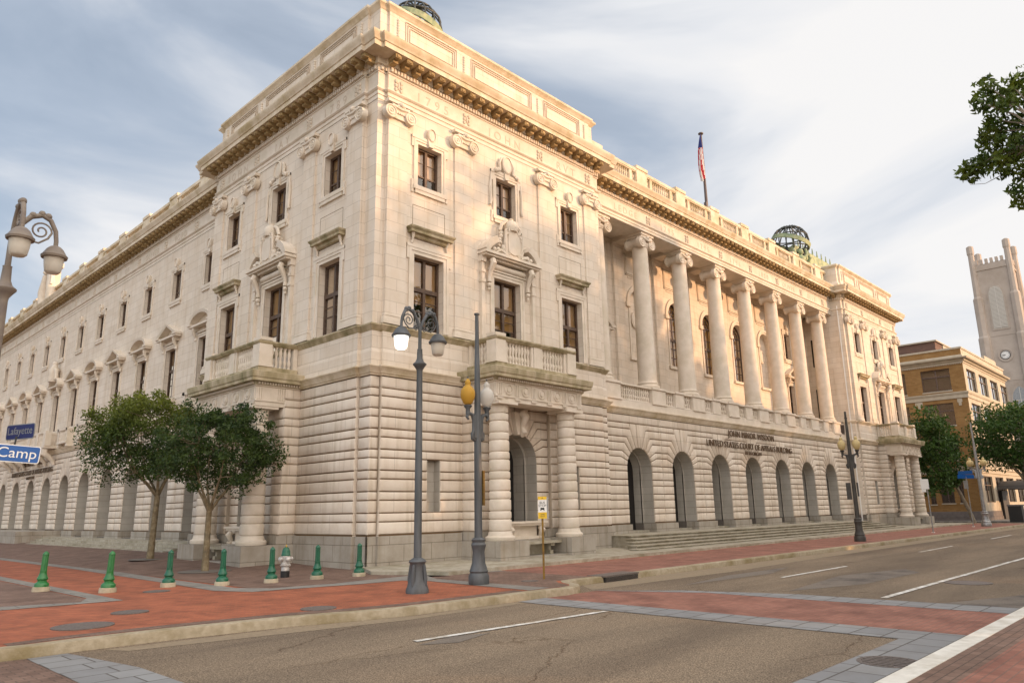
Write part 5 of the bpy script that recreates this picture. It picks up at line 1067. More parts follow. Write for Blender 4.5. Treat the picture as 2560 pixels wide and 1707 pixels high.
for nm, m_, test in (('flag_stripes', 'red', lambda i, j: not (i > nx*0.0 and j < 8) and (i+j//3) % 4 < 2), ('flag_white_stripes', 'fw', lambda i, j: not (j < 8) and (i+j//3) % 4 >= 2), ('flag_canton', 'blue', lambda i, j: j < 8)):
    b = MB(); b.add(VV, [(j*(nx+1)+i, j*(nx+1)+i+1, (j+1)*(nx+1)+i+1, (j+1)*(nx+1)+i) for j in range(nz_) for i in range(nx) if test(i, j)]); b.build(nm, m_, fl)
# ================================================================== STREET LAMPS
def spiral(cx, cz, r, turns, n=26, s=1):
    return [(cx+s*r*(1-0.8*i/n)*math.cos(2*math.pi*turns*i/n), 0, cz+r*(1-0.8*i/n)*math.sin(2*math.pi*turns*i/n)) for i in range(n+1)]
def lampA(loc, m, label, dirs, lits, reach=0.55, hs=1.0):
    t = thing('street_lamp', label, 'street lamp', loc, 0, 'street lamps with curled arms and hanging bowls')
    b = MB()
    b.lathe((0, 0, 0), [(0.255, 0), (0.255, 0.06), (0.235, 0.12), (0.21, 0.20), (0.175, 0.30), (0.15, 0.45), (0.155, 0.58), (0.17, 0.62), (0.20, 0.66), (0.17, 0.70), (0.10, 0.74)], 12); b.build('base', m, t, 40)
    b = MB()
    for k in range(4): a = k*math.pi/2+0.4; b.tube([(0.2*math.cos(a), 0.2*math.sin(a), 0.14), (0.2*math.cos(a), 0.2*math.sin(a), 0.3), (0.165*math.cos(a), 0.165*math.sin(a), 0.6)], [0.03, 0.045, 0.03], 6)
    b.build('base_leaf', m, t, 40)
    b = MB(); b.lathe((0, 0, 0), [(0.088, 0.72), (0.083, 2.5), (0.068, 4.9), (0.075, 4.95), (0.12, 5.02), (0.16, 5.07), (0.16, 5.09), (0.10, 5.14), (0.07, 5.22), (0.06, 5.42), (0.065, 5.44), (0.042, 5.45), (0.038, 6.0)], 20); b.build('post', m, t, 40)
    for (dx, dy), lit in zip(dirs, lits):
        rz = math.atan2(dy, dx); rr = reach
        b = MB(); b.tube([(0, 0, 5.85), (0.03, 0, 5.98), (0.10, 0, 6.15), (0.2*rr/0.55, 0, 6.30), (rr*0.62, 0, 6.36), (rr*0.82, 0, 6.30), (rr*0.96, 0, 6.14), (rr, 0, 5.98), (rr, 0, 5.88)], [0.035, 0.035, 0.038, 0.042, 0.042, 0.038, 0.035, 0.033, 0.033], 8)
        for x, z in ((rr*0.4, 6.33), (rr*0.6, 6.38), (rr*0.75, 6.36)): b.ball((x, 0, z), 0.055, 7, 5)
        b.tube(spiral(rr*0.62, 6.10, 0.15, 1.6), 0.014, 6); b.tube([(rr*0.62+0.15, 0, 6.10), (rr*0.80, 0, 6.0), (rr*0.6, 0, 5.90), (rr*0.3, 0, 5.92), (0.06, 0, 6.0)], 0.016, 6); b.tube(spiral(0.13, 5.93, 0.07, 1.4), 0.013, 5)
        o = b.build('arm', m, t, 50); o.rotation_euler = (0, 0, rz)
        b = MB(); b.lathe((rr, 0, 5.64), [(a_*hs, 0.27-(0.27-z_)*hs) for a_, z_ in ((0.215, 0.02), (0.225, 0.06), (0.20, 0.085), (0.14, 0.19), (0.09, 0.24), (0.05, 0.26), (0.0, 0.27))], 24); q = b.build('lamp_shade', m if m != 'iron2' else 'iron2', o, 40)
        b = MB(); b.lathe((rr, 0, 5.36), [(a_*hs, 0.55-(0.55-z_)*hs) for a_, z_ in ((0.0, 0), (0.10, 0.005), (0.135, 0.04), (0.155, 0.16), (0.168, 0.30), (0.0, 0.30))], 24); b.build('lamp_glass', 'lit' if lit else 'unlit', o, 50, label='glowing lamp bowl' if lit else None)
    return t
lampA((-2.90, -6.55, 0), 'iron', 'grey street lamp with two curled arms near the building corner, left bowl lit', ((-1, 0), (1, 0)), (1, 0))
lampA((-11.21, -7.0, 0), 'iron2', 'brownish street lamp at the left edge of the view, its two bowls against the sky', ((1.0, -0.05), (0.0, -1)), (0, 0), 0.585, hs=0.84)
def lampB(loc, m, label, gl, H=6.75, base=True, tilt=0.0, rz=0.0):
    t = thing('twin_globe_lamp', label, 'street lamp', loc, rz, 'posts with twin globe lanterns')
    b = MB(); b.lathe((0, 0, 0), [(0.25, 0), (0.26, 0.04), (0.26, 0.20), (0.22, 0.27), (0.24, 0.31), (0.22, 0.35), (0.17, 0.5), (0.15, 0.75), (0.17, 0.85), (0.19, 0.92), (0.16, 0.98), (0.18, 1.04), (0.12, 1.09)], 12, flute=0.05); b.build('base', m, t, 40)
    b = MB(); b.lathe((0, 0, 0), [(0.10, 1.06), (0.092, 3.4), (0.075, 4.9), (0.066, 5.4), (0.05, 6.2), (0.047, H-0.05), (0.072, H-0.04), (0.072, H), (0, H+0.01)], 18); b.build('post', m, t, 40)
    for s, g_ in zip((-1, 1), gl):
        b = MB(); b.tube([(s*0.10, 0, 3.45), (s*0.17, 0, 3.48), (s*0.19, 0, 3.6), (s*0.13, 0, 3.7), (s*0.13, 0, 3.95), (s*0.18, 0, 4.08), (s*0.30, 0, 4.12), (s*0.37, 0, 4.02), (s*0.31, 0, 3.96)], [0.045, 0.05, 0.045, 0.04, 0.05, 0.05, 0.045, 0.04, 0.03], 8); b.box(min(s*0.05, s*0.15), max(s*0.05, s*0.15), -0.05, 0.05, 3.5, 4.1)
        b.lathe((s*0.33, 0, 0), [(0.06, 4.08), (0.055, 4.22), (0.10, 4.27), (0.11, 4.30), (0.07, 4.32)], 12); o = b.build('bracket_arm', m, t, 50)
        b = MB(); b.lathe((s*0.33, 0, 4.32), [(0.07, 0), (0.12, 0.05), (0.175, 0.17), (0.19, 0.27), (0.175, 0.37), (0.12, 0.45), (0.075, 0.48), (0.07, 0.52), (0.085, 0.55), (0.055, 0.62), (0.02, 0.66), (0, 0.67)], 22); b.build('globe', g_, o, 60)
        b = MB(); b.ball((s*0.33, 0, 5.02), 0.025, 6, 4); b.build('finial', m, o)
    return t
l2 = lampB((-0.80, -6.28, 0), 'iron', 'grey post with one amber and one clear globe, beside the bus stop sign', ('amber', 'clear'))
b = MB(); b.box(0.12, 0.17, -0.07, 0.07, 1.85, 2.7); b.build('sign_bracket', 'rusty', l2)
l3 = lampB((23.95, -6.50, 0), 'iron3', 'dark post with two amber globes on the pavement before the arcade steps', ('tan', 'tan'), 5.9, rz=R(-70))
b = MB(); b.box(0.12, 0.2, -0.1, 0.1, 2.1, 2.75); b.box(-0.35, -0.13, -0.02, 0.0, 1.95, 2.75); b.build('sign_bracket', 'iron3', l3)
lampB((50.3, -6.2, 0), 'galv', 'far pale lamp post with two globes at the street corner by the brick building', ('tan', 'tan'), 7.6, rz=R(-75)).scale = (1.3, 1.3, 1.0)
# ================================================================== BOLLARDS, HYDRANT, SIGNS
BPOS = [(-8.05, 1.62, 'light', 'leftmost light green bollard on a tall square-edged concrete ring', 0.03), (-7.1, -0.13, 'light', 'light green bollard, second from the left', 0.03), (-5.65, 0.0, 'dark', 'green bollard in front of the left tree, third from the left', 0.02),
        (-4.67, -0.9, 'dark', 'green bollard in front of the right tree with a sunlit shaft', 0.0), (-3.54, -1.3, 'dark', 'green bollard just left of the fire hydrant', 0), (-2.26, -1.42, 'dark', 'green bollard just right of the fire hydrant', 0), (-1.08, -1.68, 'dark', 'green bollard standing at the building corner', 0)]
proto = {}
for x, y, k_, lab, tl_ in BPOS:
    m = 'green2' if k_ == 'light' else 'green'
    if k_ not in proto:
        t = thing('bollard', lab, 'bollard', (x, y, 0.0), 0, 'green fluted bollards along the corner pavement')
        b = MB(); b.lathe((0, 0, 0), [(0.158, 0.12), (0.160, 0.18), (0.145, 0.205), (0.118, 0.225), (0.100, 0.245), (0.100, 0.27), (0.122, 0.295), (0.124, 0.31), (0.112, 0.335), (0.088, 0.40), (0.074, 0.47), (0.080, 0.485), (0.077, 0.50)], 24); b.build('base', m, t, 40)
        b = MB(); b.lathe((0, 0, 0), [(0.071, 0.495), (0.067, 0.87)], 24, flute=0.13, cap=False); b.build('shaft', m, t)
        b = MB(); b.lathe((0, 0, 0), [(0.071, 0.865), (0.074, 0.88), (0.062, 0.91), (0.034, 0.94), (0.012, 0.955), (0, 0.96)], 20); b.build('cap', m, t, 40)
        b = MB(); b.lathe((0, 0, 0), [(0.195, -0.02), (0.192, 0.09), (0.183, 0.12), (0.0, 0.121)], 22); b.build('concrete_ring', 'conc', t, 40)
        proto[k_] = t
    else:
        t = dup(proto[k_]); t['label'] = lab
    t.location = (x, y, hz(x, y)-0.01); t.rotation_euler = (0, tl_, random.random()); s_ = 1.0 if x < -6 else 0.95; t.scale = (s_, s_, s_)
t = thing('fire_hydrant', 'silver fire hydrant with green cap and black foot between two bollards', 'fire hydrant', (-2.5, -0.14, 0))
b = MB(); b.lathe((0, 0, 0), [(0.125, 0), (0.125, 0.185), (0.0, 0.186)], 18); b.build('black_foot', 'black', t, 40)
b = MB(); b.lathe((0, 0, 0), [(0.115, 0.18), (0.11, 0.26), (0.10, 0.29), (0.15, 0.32), (0.155, 0.345), (0.115, 0.37), (0.11, 0.45), (0.125, 0.52), (0.12, 0.6), (0.0, 0.6)], 18)
b.build('barrel', 'silver', t, 40)
for a in (math.pi*1.02, -math.pi/2-0.1, 0.1):
    b = MB(); dx, dy = math.cos(a), math.sin(a); b.tube([(0.08*dx, 0.08*dy, 0.5), (0.15*dx, 0.15*dy, 0.5), (0.151*dx, 0.151*dy, 0.5), (0.20*dx, 0.20*dy, 0.5), (0.23*dx, 0.23*dy, 0.5)], [0.055, 0.055, 0.07, 0.068, 0.025], 10); b.build('hose_outlet', 'silver', t, 40)
b = MB(); b.lathe((0, 0, 0), [(0.125, 0.59), (0.135, 0.61), (0.12, 0.63), (0.11, 0.72), (0.08, 0.80), (0.045, 0.825), (0.0, 0.83)], 18); b.build('bonnet', 'green', t, 40)
b = MB(); b.lathe((0, 0, 0), [(0.022, 0.82), (0.022, 0.87), (0.0, 0.9)], 8); b.build('operating_nut', 'brass', t)
t = thing('bus_stop_sign', 'narrow white and yellow BUS STOP sign on a rusty square post', 'sign', (1.08, -6.71, 0), R(-38))
b = MB(); b.box(-0.025, 0.025, -0.012, 0.012, 0, 2.05); b.build('post', 'rusty', t)
b = MB(); b.box(-0.115, 0.115, -0.03, -0.013, 1.50, 2.06); o = b.build('sign_plate', 'signw', t)
b = MB(); b.box(-0.115, 0.115, -0.034, -0.0305, 1.98, 2.06); b.box(-0.115, 0.115, -0.034, -0.0305, 1.50, 1.66); b.build('yellow_band', 'signy', o)
def ltext(s, size, x, y, z, m, parent, rz=0.0):
    cu = bpy.data.curves.new('x', 'FONT'); cu.body = s; cu.size = size; cu.align_x = 'CENTER'; cu.extrude = 0.001
    q = bpy.data.objects.new('x', cu); C0.objects.link(q); me = bpy.data.meshes.new_from_object(q.evaluated_get(bpy.context.evaluated_depsgraph_get())); bpy.data.objects.remove(q)
    me.materials.clear(); me.materials.append(M[m]); q = bpy.data.objects.new('lettering', me); C0.objects.link(q); q.parent = parent; q.location = (x, y, z); q.rotation_euler = (R(90), 0, rz); return q
ltext('BUS', 0.085, 0, -0.033, 1.875, 'black', o); ltext('STOP', 0.085, 0, -0.033, 1.80, 'black', o); ltext('+', 0.09, 0, -0.037, 1.99, 'black', o); ltext('ONE\nWAY', 0.05, 0, -0.037, 1.59, 'letter', o)
b = MB(); b.box(-0.05, 0.05, -0.034, -0.0305, 1.725, 1.775); b.box(-0.055, -0.03, -0.034, -0.0305, 1.705, 1.73); b.box(0.03, 0.055, -0.034, -0.0305, 1.705, 1.73); b.build('bus_symbol', 'black', o)
b = MB(); b.box(-0.07, 0.17, 0.013, 0.022, 1.5, 2.04); b.build('rear_plate', 'galv', t)
# street name signs
t = thing('street_sign', 'blue Camp street sign with white rim at the left edge', 'sign', (-10.92, -7.47, 2.62), 0)
vw = Vector((CP.x+0.0, CP.y, 0)); 
t = bpy.data.objects[t.name]
def sign_plate(parent, wd, ht, m, rim, name='plate'):
    def rr_(wd, ht, r, d):
        P = []
        for cx, cz, a0 in ((wd/2-r, ht/2-r, 0), (-wd/2+r, ht/2-r, 90), (-wd/2+r, -ht/2+r, 180), (wd/2-r, -ht/2+r, 270)):
            for k in range(4): a = R(a0+30*k); P.append((cx+(r)*math.cos(a), cz+(r)*math.sin(a)))
        return offset_poly(P, d)
    b = MB(lambda u, w_, z: (u, -w_, z)); P = rr_(wd, ht, 0.035, 0); b.prism(P, -0.006, 0.0); q = b.build(name, rim, parent)
    b = MB(lambda u, w_, z: (u, -w_, z)); b.prism(rr_(wd, ht, 0.035, 0.013), 0.0005, 0.003); b.build('sign_face', m, q); return q
t.rotation_euler = (0, R(4.0), R(-14)); q = sign_plate(t, 0.66, 0.245, 'sign', 'signw')
ltext('Camp', 0.20, 0.05, -0.006, -0.055, 'signw', q); b = MB(); b.box(-0.315, -0.20, -0.0045, -0.0035, 0.055, 0.108); b.build('block_number_tab', 'signw', q); ltext('400', 0.045, -0.257, -0.008, 0.065, 'sign', q)
b = MB(); b.box(-0.012, 0.012, 0.008, 0.03, -0.10, 0.24); b.box(-0.40, 0.02, 0.03, 0.05, -0.02, 0.02); b.build('bracket', 'black', t)
t2 = thing('street_sign', 'dark blue Lafayette street sign seen at an angle above the Camp sign', 'sign', (-10.86, -7.45, 2.93), 0); t2.rotation_euler = (0, 0, R(-70))
q = sign_plate(t2, 0.62, 0.22, 'signd', 'galv'); ltext('Lafayette', 0.15, 0.0, -0.006, -0.035, 'galv', q)
def post_sign(name, loc, plates, label, h, rz=0.0, grp=None):
    t = thing(name, label, 'sign', loc, rz); b = MB(); b.tube([(0, 0, 0), (0, 0, h)], 0.035, 8); b.build('post', 'galv', t, 40)
    b = MB(); b.lathe((0, 0, 0), [(0.1, 0), (0.1, 0.03), (0, 0.031)], 10); b.build('post_foot', 'signw', t)
    for (x0, x1, z0, z1, m) in plates: b = MB(); b.box(x0, x1, -0.055, -0.037, z0, z1); b.build('sign_plate', m, t)
    return t
post_sign('parking_sign', (36.4, -6.35, 0), [(-0.42, 0.10, 2.55, 3.15, 'signw'), (-0.40, -0.12, 2.38, 2.545, 'signw')], 'blank backed white sign on a thin post on the far pavement', 3.1, R(-40))
t = post_sign('street_sign', (49.2, -5.6, 0), [(-0.35, 0.05, 2.7, 3.3, 'galv')], 'far blue street name signs on a post by the corner lamp', 3.6, R(-30))
b = MB(); b.box(-0.75, 0.75, -0.02, 0.02, 3.45, 3.72); b.build('name_plate', 'sign', t); b = MB(); b.box(-0.02, 0.02, -0.6, 0.6, 3.74, 4.0); b.build('name_plate', 'sign', t)
t = thing('wall_pipe_valve', 'round brass pipe valve on the granite base right of the portal', 'pipe valve', (10.3, -0.1, 0.93)); b = MB(lambda u, w_, z: (u, -w_, z)); b.lathe((0, 0, 0), [(0.14, 0), (0.14, 0.03), (0.06, 0.05), (0.06, 0.12), (0.09, 0.13), (0.09, 0.18), (0, 0.19)], 14, 'w'); b.tube([(0.05, 0.1, -0.02), (0.22, 0.12, -0.05)], 0.05, 8); b.build('valve_body', 'brass', t, 40)
# ================================================================== TREES
def leaves(b, c, rad, n, size, flat=1.0):
    for _ in range(n):
        while True:
            p = Vector((random.uniform(-1, 1), random.uniform(-1, 1), random.uniform(-1, 1)))
            if p.length < 1: break
        p = Vector((p.x*rad, p.y*rad, p.z*rad*flat))+Vector(c)
        a = Vector((random.gauss(0, 1), random.gauss(0, 1), random.gauss(0, 0.6))).normalized(); u = a.orthogonal().normalized(); q = Matrix.Rotation(random.uniform(0, 6.28), 3, a) @ u; v_ = a.cross(q)
        L_ = size*random.uniform(0.7, 1.3); W_ = L_*0.42
        b.add([tuple(p-q*L_), tuple(p+v_*W_), tuple(p+q*L_), tuple(p-v_*W_)], [(0, 1, 2, 3)])
def tree(name, label, loc, crown_c, crown_r, nclump, clump_r, nleaf, size, trunk, m, bark='bark', grp=None, forks=3, low=0.0, cat='tree', seed=1, tr=0.12):
    random.seed(seed)
    t = thing(name, label, cat, loc, 0, grp)
    b = MB(); top = Vector(crown_c)
    fk = Vector((trunk[0], trunk[1], trunk[2])); b.tube([(0, 0, -0.1), (fk.x*0.3, fk.y*0.3, fk.z*0.35), tuple(fk)], [tr*1.25, tr, tr*0.85], 9)
    b.build('trunk', bark, t, 60)
    cl = []
    for i in range(nclump):
        while True:
            p = Vector((random.uniform(-1, 1), random.uniform(-1, 1), random.uniform(-1, 1))); l = p.length
            if 0.35 < l < 1 and (p.z > -0.75): break
        p = p.normalized()*(l**0.5); k_ = 1+random.uniform(-0.22, 0.24)
        cl.append(Vector((top.x+p.x*crown_r[0]*k_, top.y+p.y*crown_r[1]*k_, top.z+p.z*crown_r[2]*k_)))
    br = MB(); mains = []
    for i in range(forks+3):
        a = 2*math.pi*i/(forks+3)+0.4; e = top+Vector((math.cos(a)*crown_r[0]*0.5, math.sin(a)*crown_r[1]*0.5, random.uniform(-0.35, 0.3)*crown_r[2])); mid = (fk+e)/2+Vector((math.cos(a), math.sin(a), -0.3))*0.12*crown_r[0]
        br.tube([tuple(fk-Vector((0, 0, 0.05))), tuple(fk*0.6+mid*0.4+Vector((0, 0, 0.03))), tuple(mid), tuple(e)], [tr*0.55, tr*0.42, tr*0.3, tr*0.14], 6); mains += [mid, e]
    for c in cl[::2]:
        s_ = min(mains, key=lambda q: (q-c).length); br.tube([tuple(s_), tuple((s_+c)/2+Vector((0, 0, 0.06))), tuple(c)], [tr*0.16, tr*0.1, tr*0.04], 4)
    br.build('branches', bark, t, 60)
    f = MB()
    for c in cl: leaves(f, c, clump_r*random.uniform(0.65, 1.35), nleaf, size, 0.75)
    f.build('crown', m, t)
    return t
tree('street_tree', 'young street tree with yellow-green tips, left of the two on the corner plaza', (-2.2, 10.6, 0.08), (-0.35, 0.35, 4.75), (2.1, 2.2, 1.75), 200, 0.40, 110, 0.06, (0.05, -0.05, 2.45), 'leaf1', seed=3, tr=0.12, grp='young trees on the corner plaza')
tree('street_tree', 'young dark green street tree, right of the two behind the bollards', (-2.96, 4.0, 0.03), (0.10, -0.1, 3.75), (1.75, 1.75, 1.35), 170, 0.33, 110, 0.055, (0.0, 0.0, 1.85), 'leaf2', seed=5, tr=0.10, grp='young trees on the corner plaza')
tree('leaning_tree', 'slender leaning tree in front of the brick building', (63.5, -2.5, 0.0), (-3.0, 1.5, 5.9), (2.2, 2.0, 3.6), 110, 0.8, 70, 0.16, (-1.3, 0.7, 3.2), 'leaf3', seed=8, tr=0.16, bark='bark2')
tree('corner_tree', 'full green tree at the right edge of the view before the church', (66.5, -6.6, 0.0), (1.0, 0.6, 7.4), (3.5, 3.2, 3.2), 150, 1.0, 75, 0.16, (0.3, 0.3, 3.6), 'leaf3', seed=9, tr=0.22)
# tree whose branch hangs into the view at the top right
random.seed(21)
t = thing('overhanging_tree', 'broad-leaved tree branch hanging into the top right corner', 'tree', (3.6, -22.6, 0))
b = MB(); b.tube([(0, 0, 0), (0.1, 0.1, 2.5), (-0.1, 0.3, 5.0), (-0.4, 0.8, 7.5)], [0.4, 0.33, 0.27, 0.2], 12); b.build('trunk', 'bark2', t, 60)
def W(px, py, d): 
    v_ = _f+_r*((px-1280)/1831.031)-_u*((py-853.5)/1831.031); v_.normalize(); return CP+v_*d-Vector((3.6, -22.6, 0))
BR = [(-5.2, 4.35, 6.0), (-4.9, 4.2, 6.4), (-5.3, 4.45, 6.9)]
nodes = [W(2418, 425, 13.2), W(2450, 412, 13.1), W(2480, 385, 13.0), (W(2452, 258, 13.0)), W(2465, 215, 13.1), W(2490, 300, 12.9), W(2530, 215, 13.0), W(2520, 262, 12.8), W(2545, 305, 12.9), W(2478, 330, 13.0), W(2515, 345, 12.9), W(2555, 350, 12.7), W(2520, 390, 12.8), W(2500, 422, 12.9), W(2545, 420, 12.8), W(2548, 470, 12.9), W(2558, 500, 13.0), W(2580, 250, 12.9), W(2590, 330, 12.7), W(2590, 420, 12.8), W(2560, 190, 13.1), W(2620, 380, 12.5), W(2640, 290, 12.6), W(2470, 355, 13.1), W(2435, 432, 13.2), W(2530, 240, 13.4), W(2500, 250, 13.3), W(2535, 380, 13.3)]
br = MB(); root = Vector((-0.3, 0.6, 6.6)); hub = W(2640, 360, 12.4)
br.tube([tuple(root), tuple((root+hub)/2+Vector((0, 0, 0.4))), tuple(hub)], [0.16, 0.1, 0.06], 7)
for q in nodes: br.tube([tuple(hub), tuple((hub+q)/2+Vector((0, 0, 0.12))), tuple(q)], [0.022, 0.014, 0.006], 5)
q0, q1 = W(2500, 440, 13), W(2425, 462, 13.0); br.tube([tuple(q0), tuple((q0+q1)/2+Vector((0, 0, -0.05))), tuple(q1)], [0.006, 0.004, 0.003], 4)
br.build('branches', 'bark2', t, 60)
f = MB()
for q in nodes: leaves(f, q, 0.17, 105, 0.05, 0.9)
for i in range(260):
    a, e = random.uniform(0, 6.28), random.uniform(-0.4, 1); rr = random.uniform(1.2, 4.0); c = Vector((0.9+rr*math.cos(a), -0.6+rr*math.sin(a), 8.6+3.0*e))
    wp = c+Vector((3.6, -22.6, 0)); rel = wp-CP; zf = rel.dot(_f)
    if zf > 0.5 and (rel.dot(_r)/zf)*1831+1280 < 2640: continue
    leaves(f, c, 0.7, 45, 0.11, 0.8)
f.build('crown', 'leaf4', t)
# park trees across the street, behind the viewer: they shade the lower front
PT = [(10, -33, 19.0, 6.5), (20, -34, 20.0, 7.0), (29, -33, 20.0, 7.0), (37, -34, 20.5, 6.5), (43.5, -32, 22.8, 6.5), (52, -34, 17.0, 6.0), (61, -33, 14.6, 6.0), (70, -34, 14.4, 6.0), (79, -33, 14.2, 6.0), (89, -34, 14.4, 6.2)]
for i, (x, y, h, r_) in enumerate(PT):
    tree('park_tree', 'tall park tree across the street, number %s along the kerb' % ('one two three four five six seven eight nine ten'.split()[i]), (x, y, 0), (0, 0, h*0.55), (r_, r_*0.8, h*0.45), 190, 1.45, 48, 0.40, (0.2, 0.1, 3.2), 'leaf4', seed=30+i, tr=0.35, grp='park trees across the street, outside the frame', forks=4)
# ================================================================== BRICK OFFICE AND CHURCH
BX, BY = 72.0, -1.74
OB = thing('brick_office', 'four-storey ochre brick building with cream bands at the far corner', 'building', (BX, BY, 0))
TBL = lambda u, w_, z: (-w_, u-BY, z); TBF = lambda u, w_, z: (u-BX, -w_, z)
hl = [(-0.43, 2.3, 13.07, 15.36), (-0.33, 2.38, 9.48, 11.78), (-0.25, 2.29, 5.95, 8.18), (-0.10, 0.34, 1.71, 4.28), (0.80, 1.99, 1.69, 4.25), (2.5, 3.0, 1.6, 4.2)]
for u0 in (3.85, 7.6):
    for z0, z1 in ((13.05, 15.35), (9.5, 11.75), (5.95, 8.15), (1.7, 4.25)): hl.append((u0, u0+2.7, z0, z1))
b = MB(TBL); wall(b, BY, 16, 0.83, 17.3, hl, 0, 0.3); b.build('brick_wall', 'brickb', OB)
b = MB(TBL)
for a, c, z0, z1 in hl: b.box(a-0.06, c+0.06, -0.01, 0.06, z0-0.12, z0)
b.box(-1.2, -0.75, -0.01, 0.05, 11.75, 12.1); b.box(2.5, 3.2, -0.01, 0.05, 11.75, 12.1); b.box(-1.1, -0.85, -0.01, 0.06, 11.4, 11.75); b.box(2.7, 2.95, -0.01, 0.06, 11.4, 11.75)
for u in (0.55, 1.35):
    for dx, dz in ((0, 0), (0.13, 0), (-0.13, 0), (0, 0.2), (0, -0.2)): b.box(u+dx-0.04, u+dx+0.04, -0.01, 0.03, 8.85+dz-0.06, 8.85+dz+0.06)
b.build('window_sill', 'terra', OB, key=lambda u, w_, z: (round(u, 1), round(z, 1)))
hf = []
for z0, z1, n, uu in ((13.05, 15.3, 4, 0), (9.46, 11.7, 4, 0), (5.92, 8.13, 4, 0), (1.7, 4.3, 4, 0)):
    for i in range(n): hf.append((73.1+5.15*i, 76.8+5.15*i, z0, z1))
b = MB(TBF); wall(b, BX, 91.5, 0.83, 17.3, hf, 0, 0.3); b.build('terracotta_front', 'terra', OB)
for T, hs, m_ in ((TBL, hl, 'glass'), (TBF, hf, 'bglass')):
    for a, c, z0, z1 in hs:
        f = MB(T); um = (a+c)/2; zt = z0+(z1-z0)*0.66
        for q in ((a, a+0.07, z0, z1), (c-0.07, c, z0, z1), (um-0.05, um+0.05, z0, z1)): f.box(q[0], q[1], -0.27, -0.17, q[2], q[3])
        f.box(a, c, -0.27, -0.15, zt-0.05, zt+0.05); f.box(a, c, -0.265, -0.175, z1-0.07, z1); f.box(a, c, -0.265, -0.175, z0, z0+0.07); fo = f.build('window', 'frame' if T is TBF else 'poled', OB)
        p = MB(T); p.quad((a, -0.22, z0), (c, -0.22, z0), (c, -0.22, z1), (a, -0.22, z1)); p.build('glass_pane', m_, fo)
        p = MB(T); p.quad((a-.1, -0.9, z0-.1), (c+.1, -0.9, z0-.1), (c+.1, -0.9, z1+.1), (a-.1, -0.9, z1+.1)); p.build('dark_room', 'dark', fo)
pth = [(0, 18), (0, 0), (19.5, 0), (19.5, 18)]
for nm, prof in (('upper_cornice', [(0, 15.75), (0.06, 15.78), (0.06, 15.95), (0.20, 15.99), (0.22, 16.12), (0.50, 16.2), (0.56, 16.34), (0.1, 16.4), (0.06, 16.62), (0, 16.64)]), ('parapet_coping', [(0, 17.25), (0.08, 17.27), (0.08, 17.45), (-0.3, 17.47)]), ('middle_band', [(0, 12.15), (0.08, 12.17), (0.08, 12.55), (0.14, 12.6), (0.18, 12.78), (0.0, 12.84)]), ('lower_band', [(0, 4.6), (0.08, 4.62), (0.08, 4.95), (0.2, 5.05), (0.2, 5.12), (0, 5.16)])):
    b = MB(); b.sweep(pth, prof); b.build(nm, 'terra', OB, 30)
b = MB()
for i in range(60): b.box(-0.13, -0.05, 0.1+i*0.22, 0.22+i*0.22, 15.68, 15.78)
b.box(-0.06, 0.0, 0.6, 1.8, 5.16, 5.45); b.build('dentil_row', 'terra', OB)
b = MB(); b.box(10.5, 16, -0.02, 0.25, 17.4, 17.95); b.build('parapet_crest', 'terra', OB)
b = MB(); b.sweep(pth, [(0.1, -0.4), (0.1, 0.3), (0.12, 0.32), (0.06, 0.34), (0.05, 0.84), (0, 0.86)]); b.build('stone_base', 'slate', OB)
b = MB(); b.box(3.2, 14, 3.0, 12, 16.8, 19.0); b.build('rooftop_brick_box', 'brickd', OB); b = MB(); b.box(3.0, 14.2, 2.8, 12.2, 19.0, 19.15); b.box(6, 14.1, 2.9, 3.0, 16.8, 19.0); b.build('rooftop_coping', 'terra', OB)
b = MB(); b.box(0.2, 19.3, 0.2, 17.5, 16.7, 16.9); b.build('flat_roof', 'slate', OB)
t = thing('entrance_canopy', 'dark fabric canopy over the entrance of the far brick building', 'canopy', (80.5, -4.2, 0))
b = MB(); n = 10; P = [(-2.6+5.2*i/n, 3.0+0.9*math.sin(math.pi*i/n)**0.7) for i in range(n+1)]
b.add([(x, -1.2, z) for x, z in P]+[(x, 2.4, z) for x, z in P], [(i, i+1, n+2+i, n+1+i) for i in range(n)]+[tuple(range(n+1))]); b.box(-2.62, 2.62, -1.22, -1.16, 2.6, 3.02); b.build('canopy_cloth', 'black', t)
b = MB()
for x in (-2.4, 2.4): b.tube([(x, -1.1, 0), (x, -1.1, 3.0)], 0.05, 6)
b.box(-1.6, 1.2, 2.2, 2.4, 0, 2.9); b.build('canopy_frame', 'black', t); b = MB(); b.box(-2.5, 0.8, -1.24, -1.225, 2.72, 2.92); b.build('canopy_valance', 'slate', t)
t = thing('litter_bin', 'square dark litter bin on the far pavement under the right tree', 'litter bin', (64.0, -5.7, 0)); b = MB(); b.box(-0.5, 0.5, -0.5, 0.5, 0, 1.35); b.build('bin_body', 'black', t); b = MB(); b.box(-0.55, 0.55, -0.55, 0.55, 1.35, 1.48); b.build('bin_lid', 'slate', t)
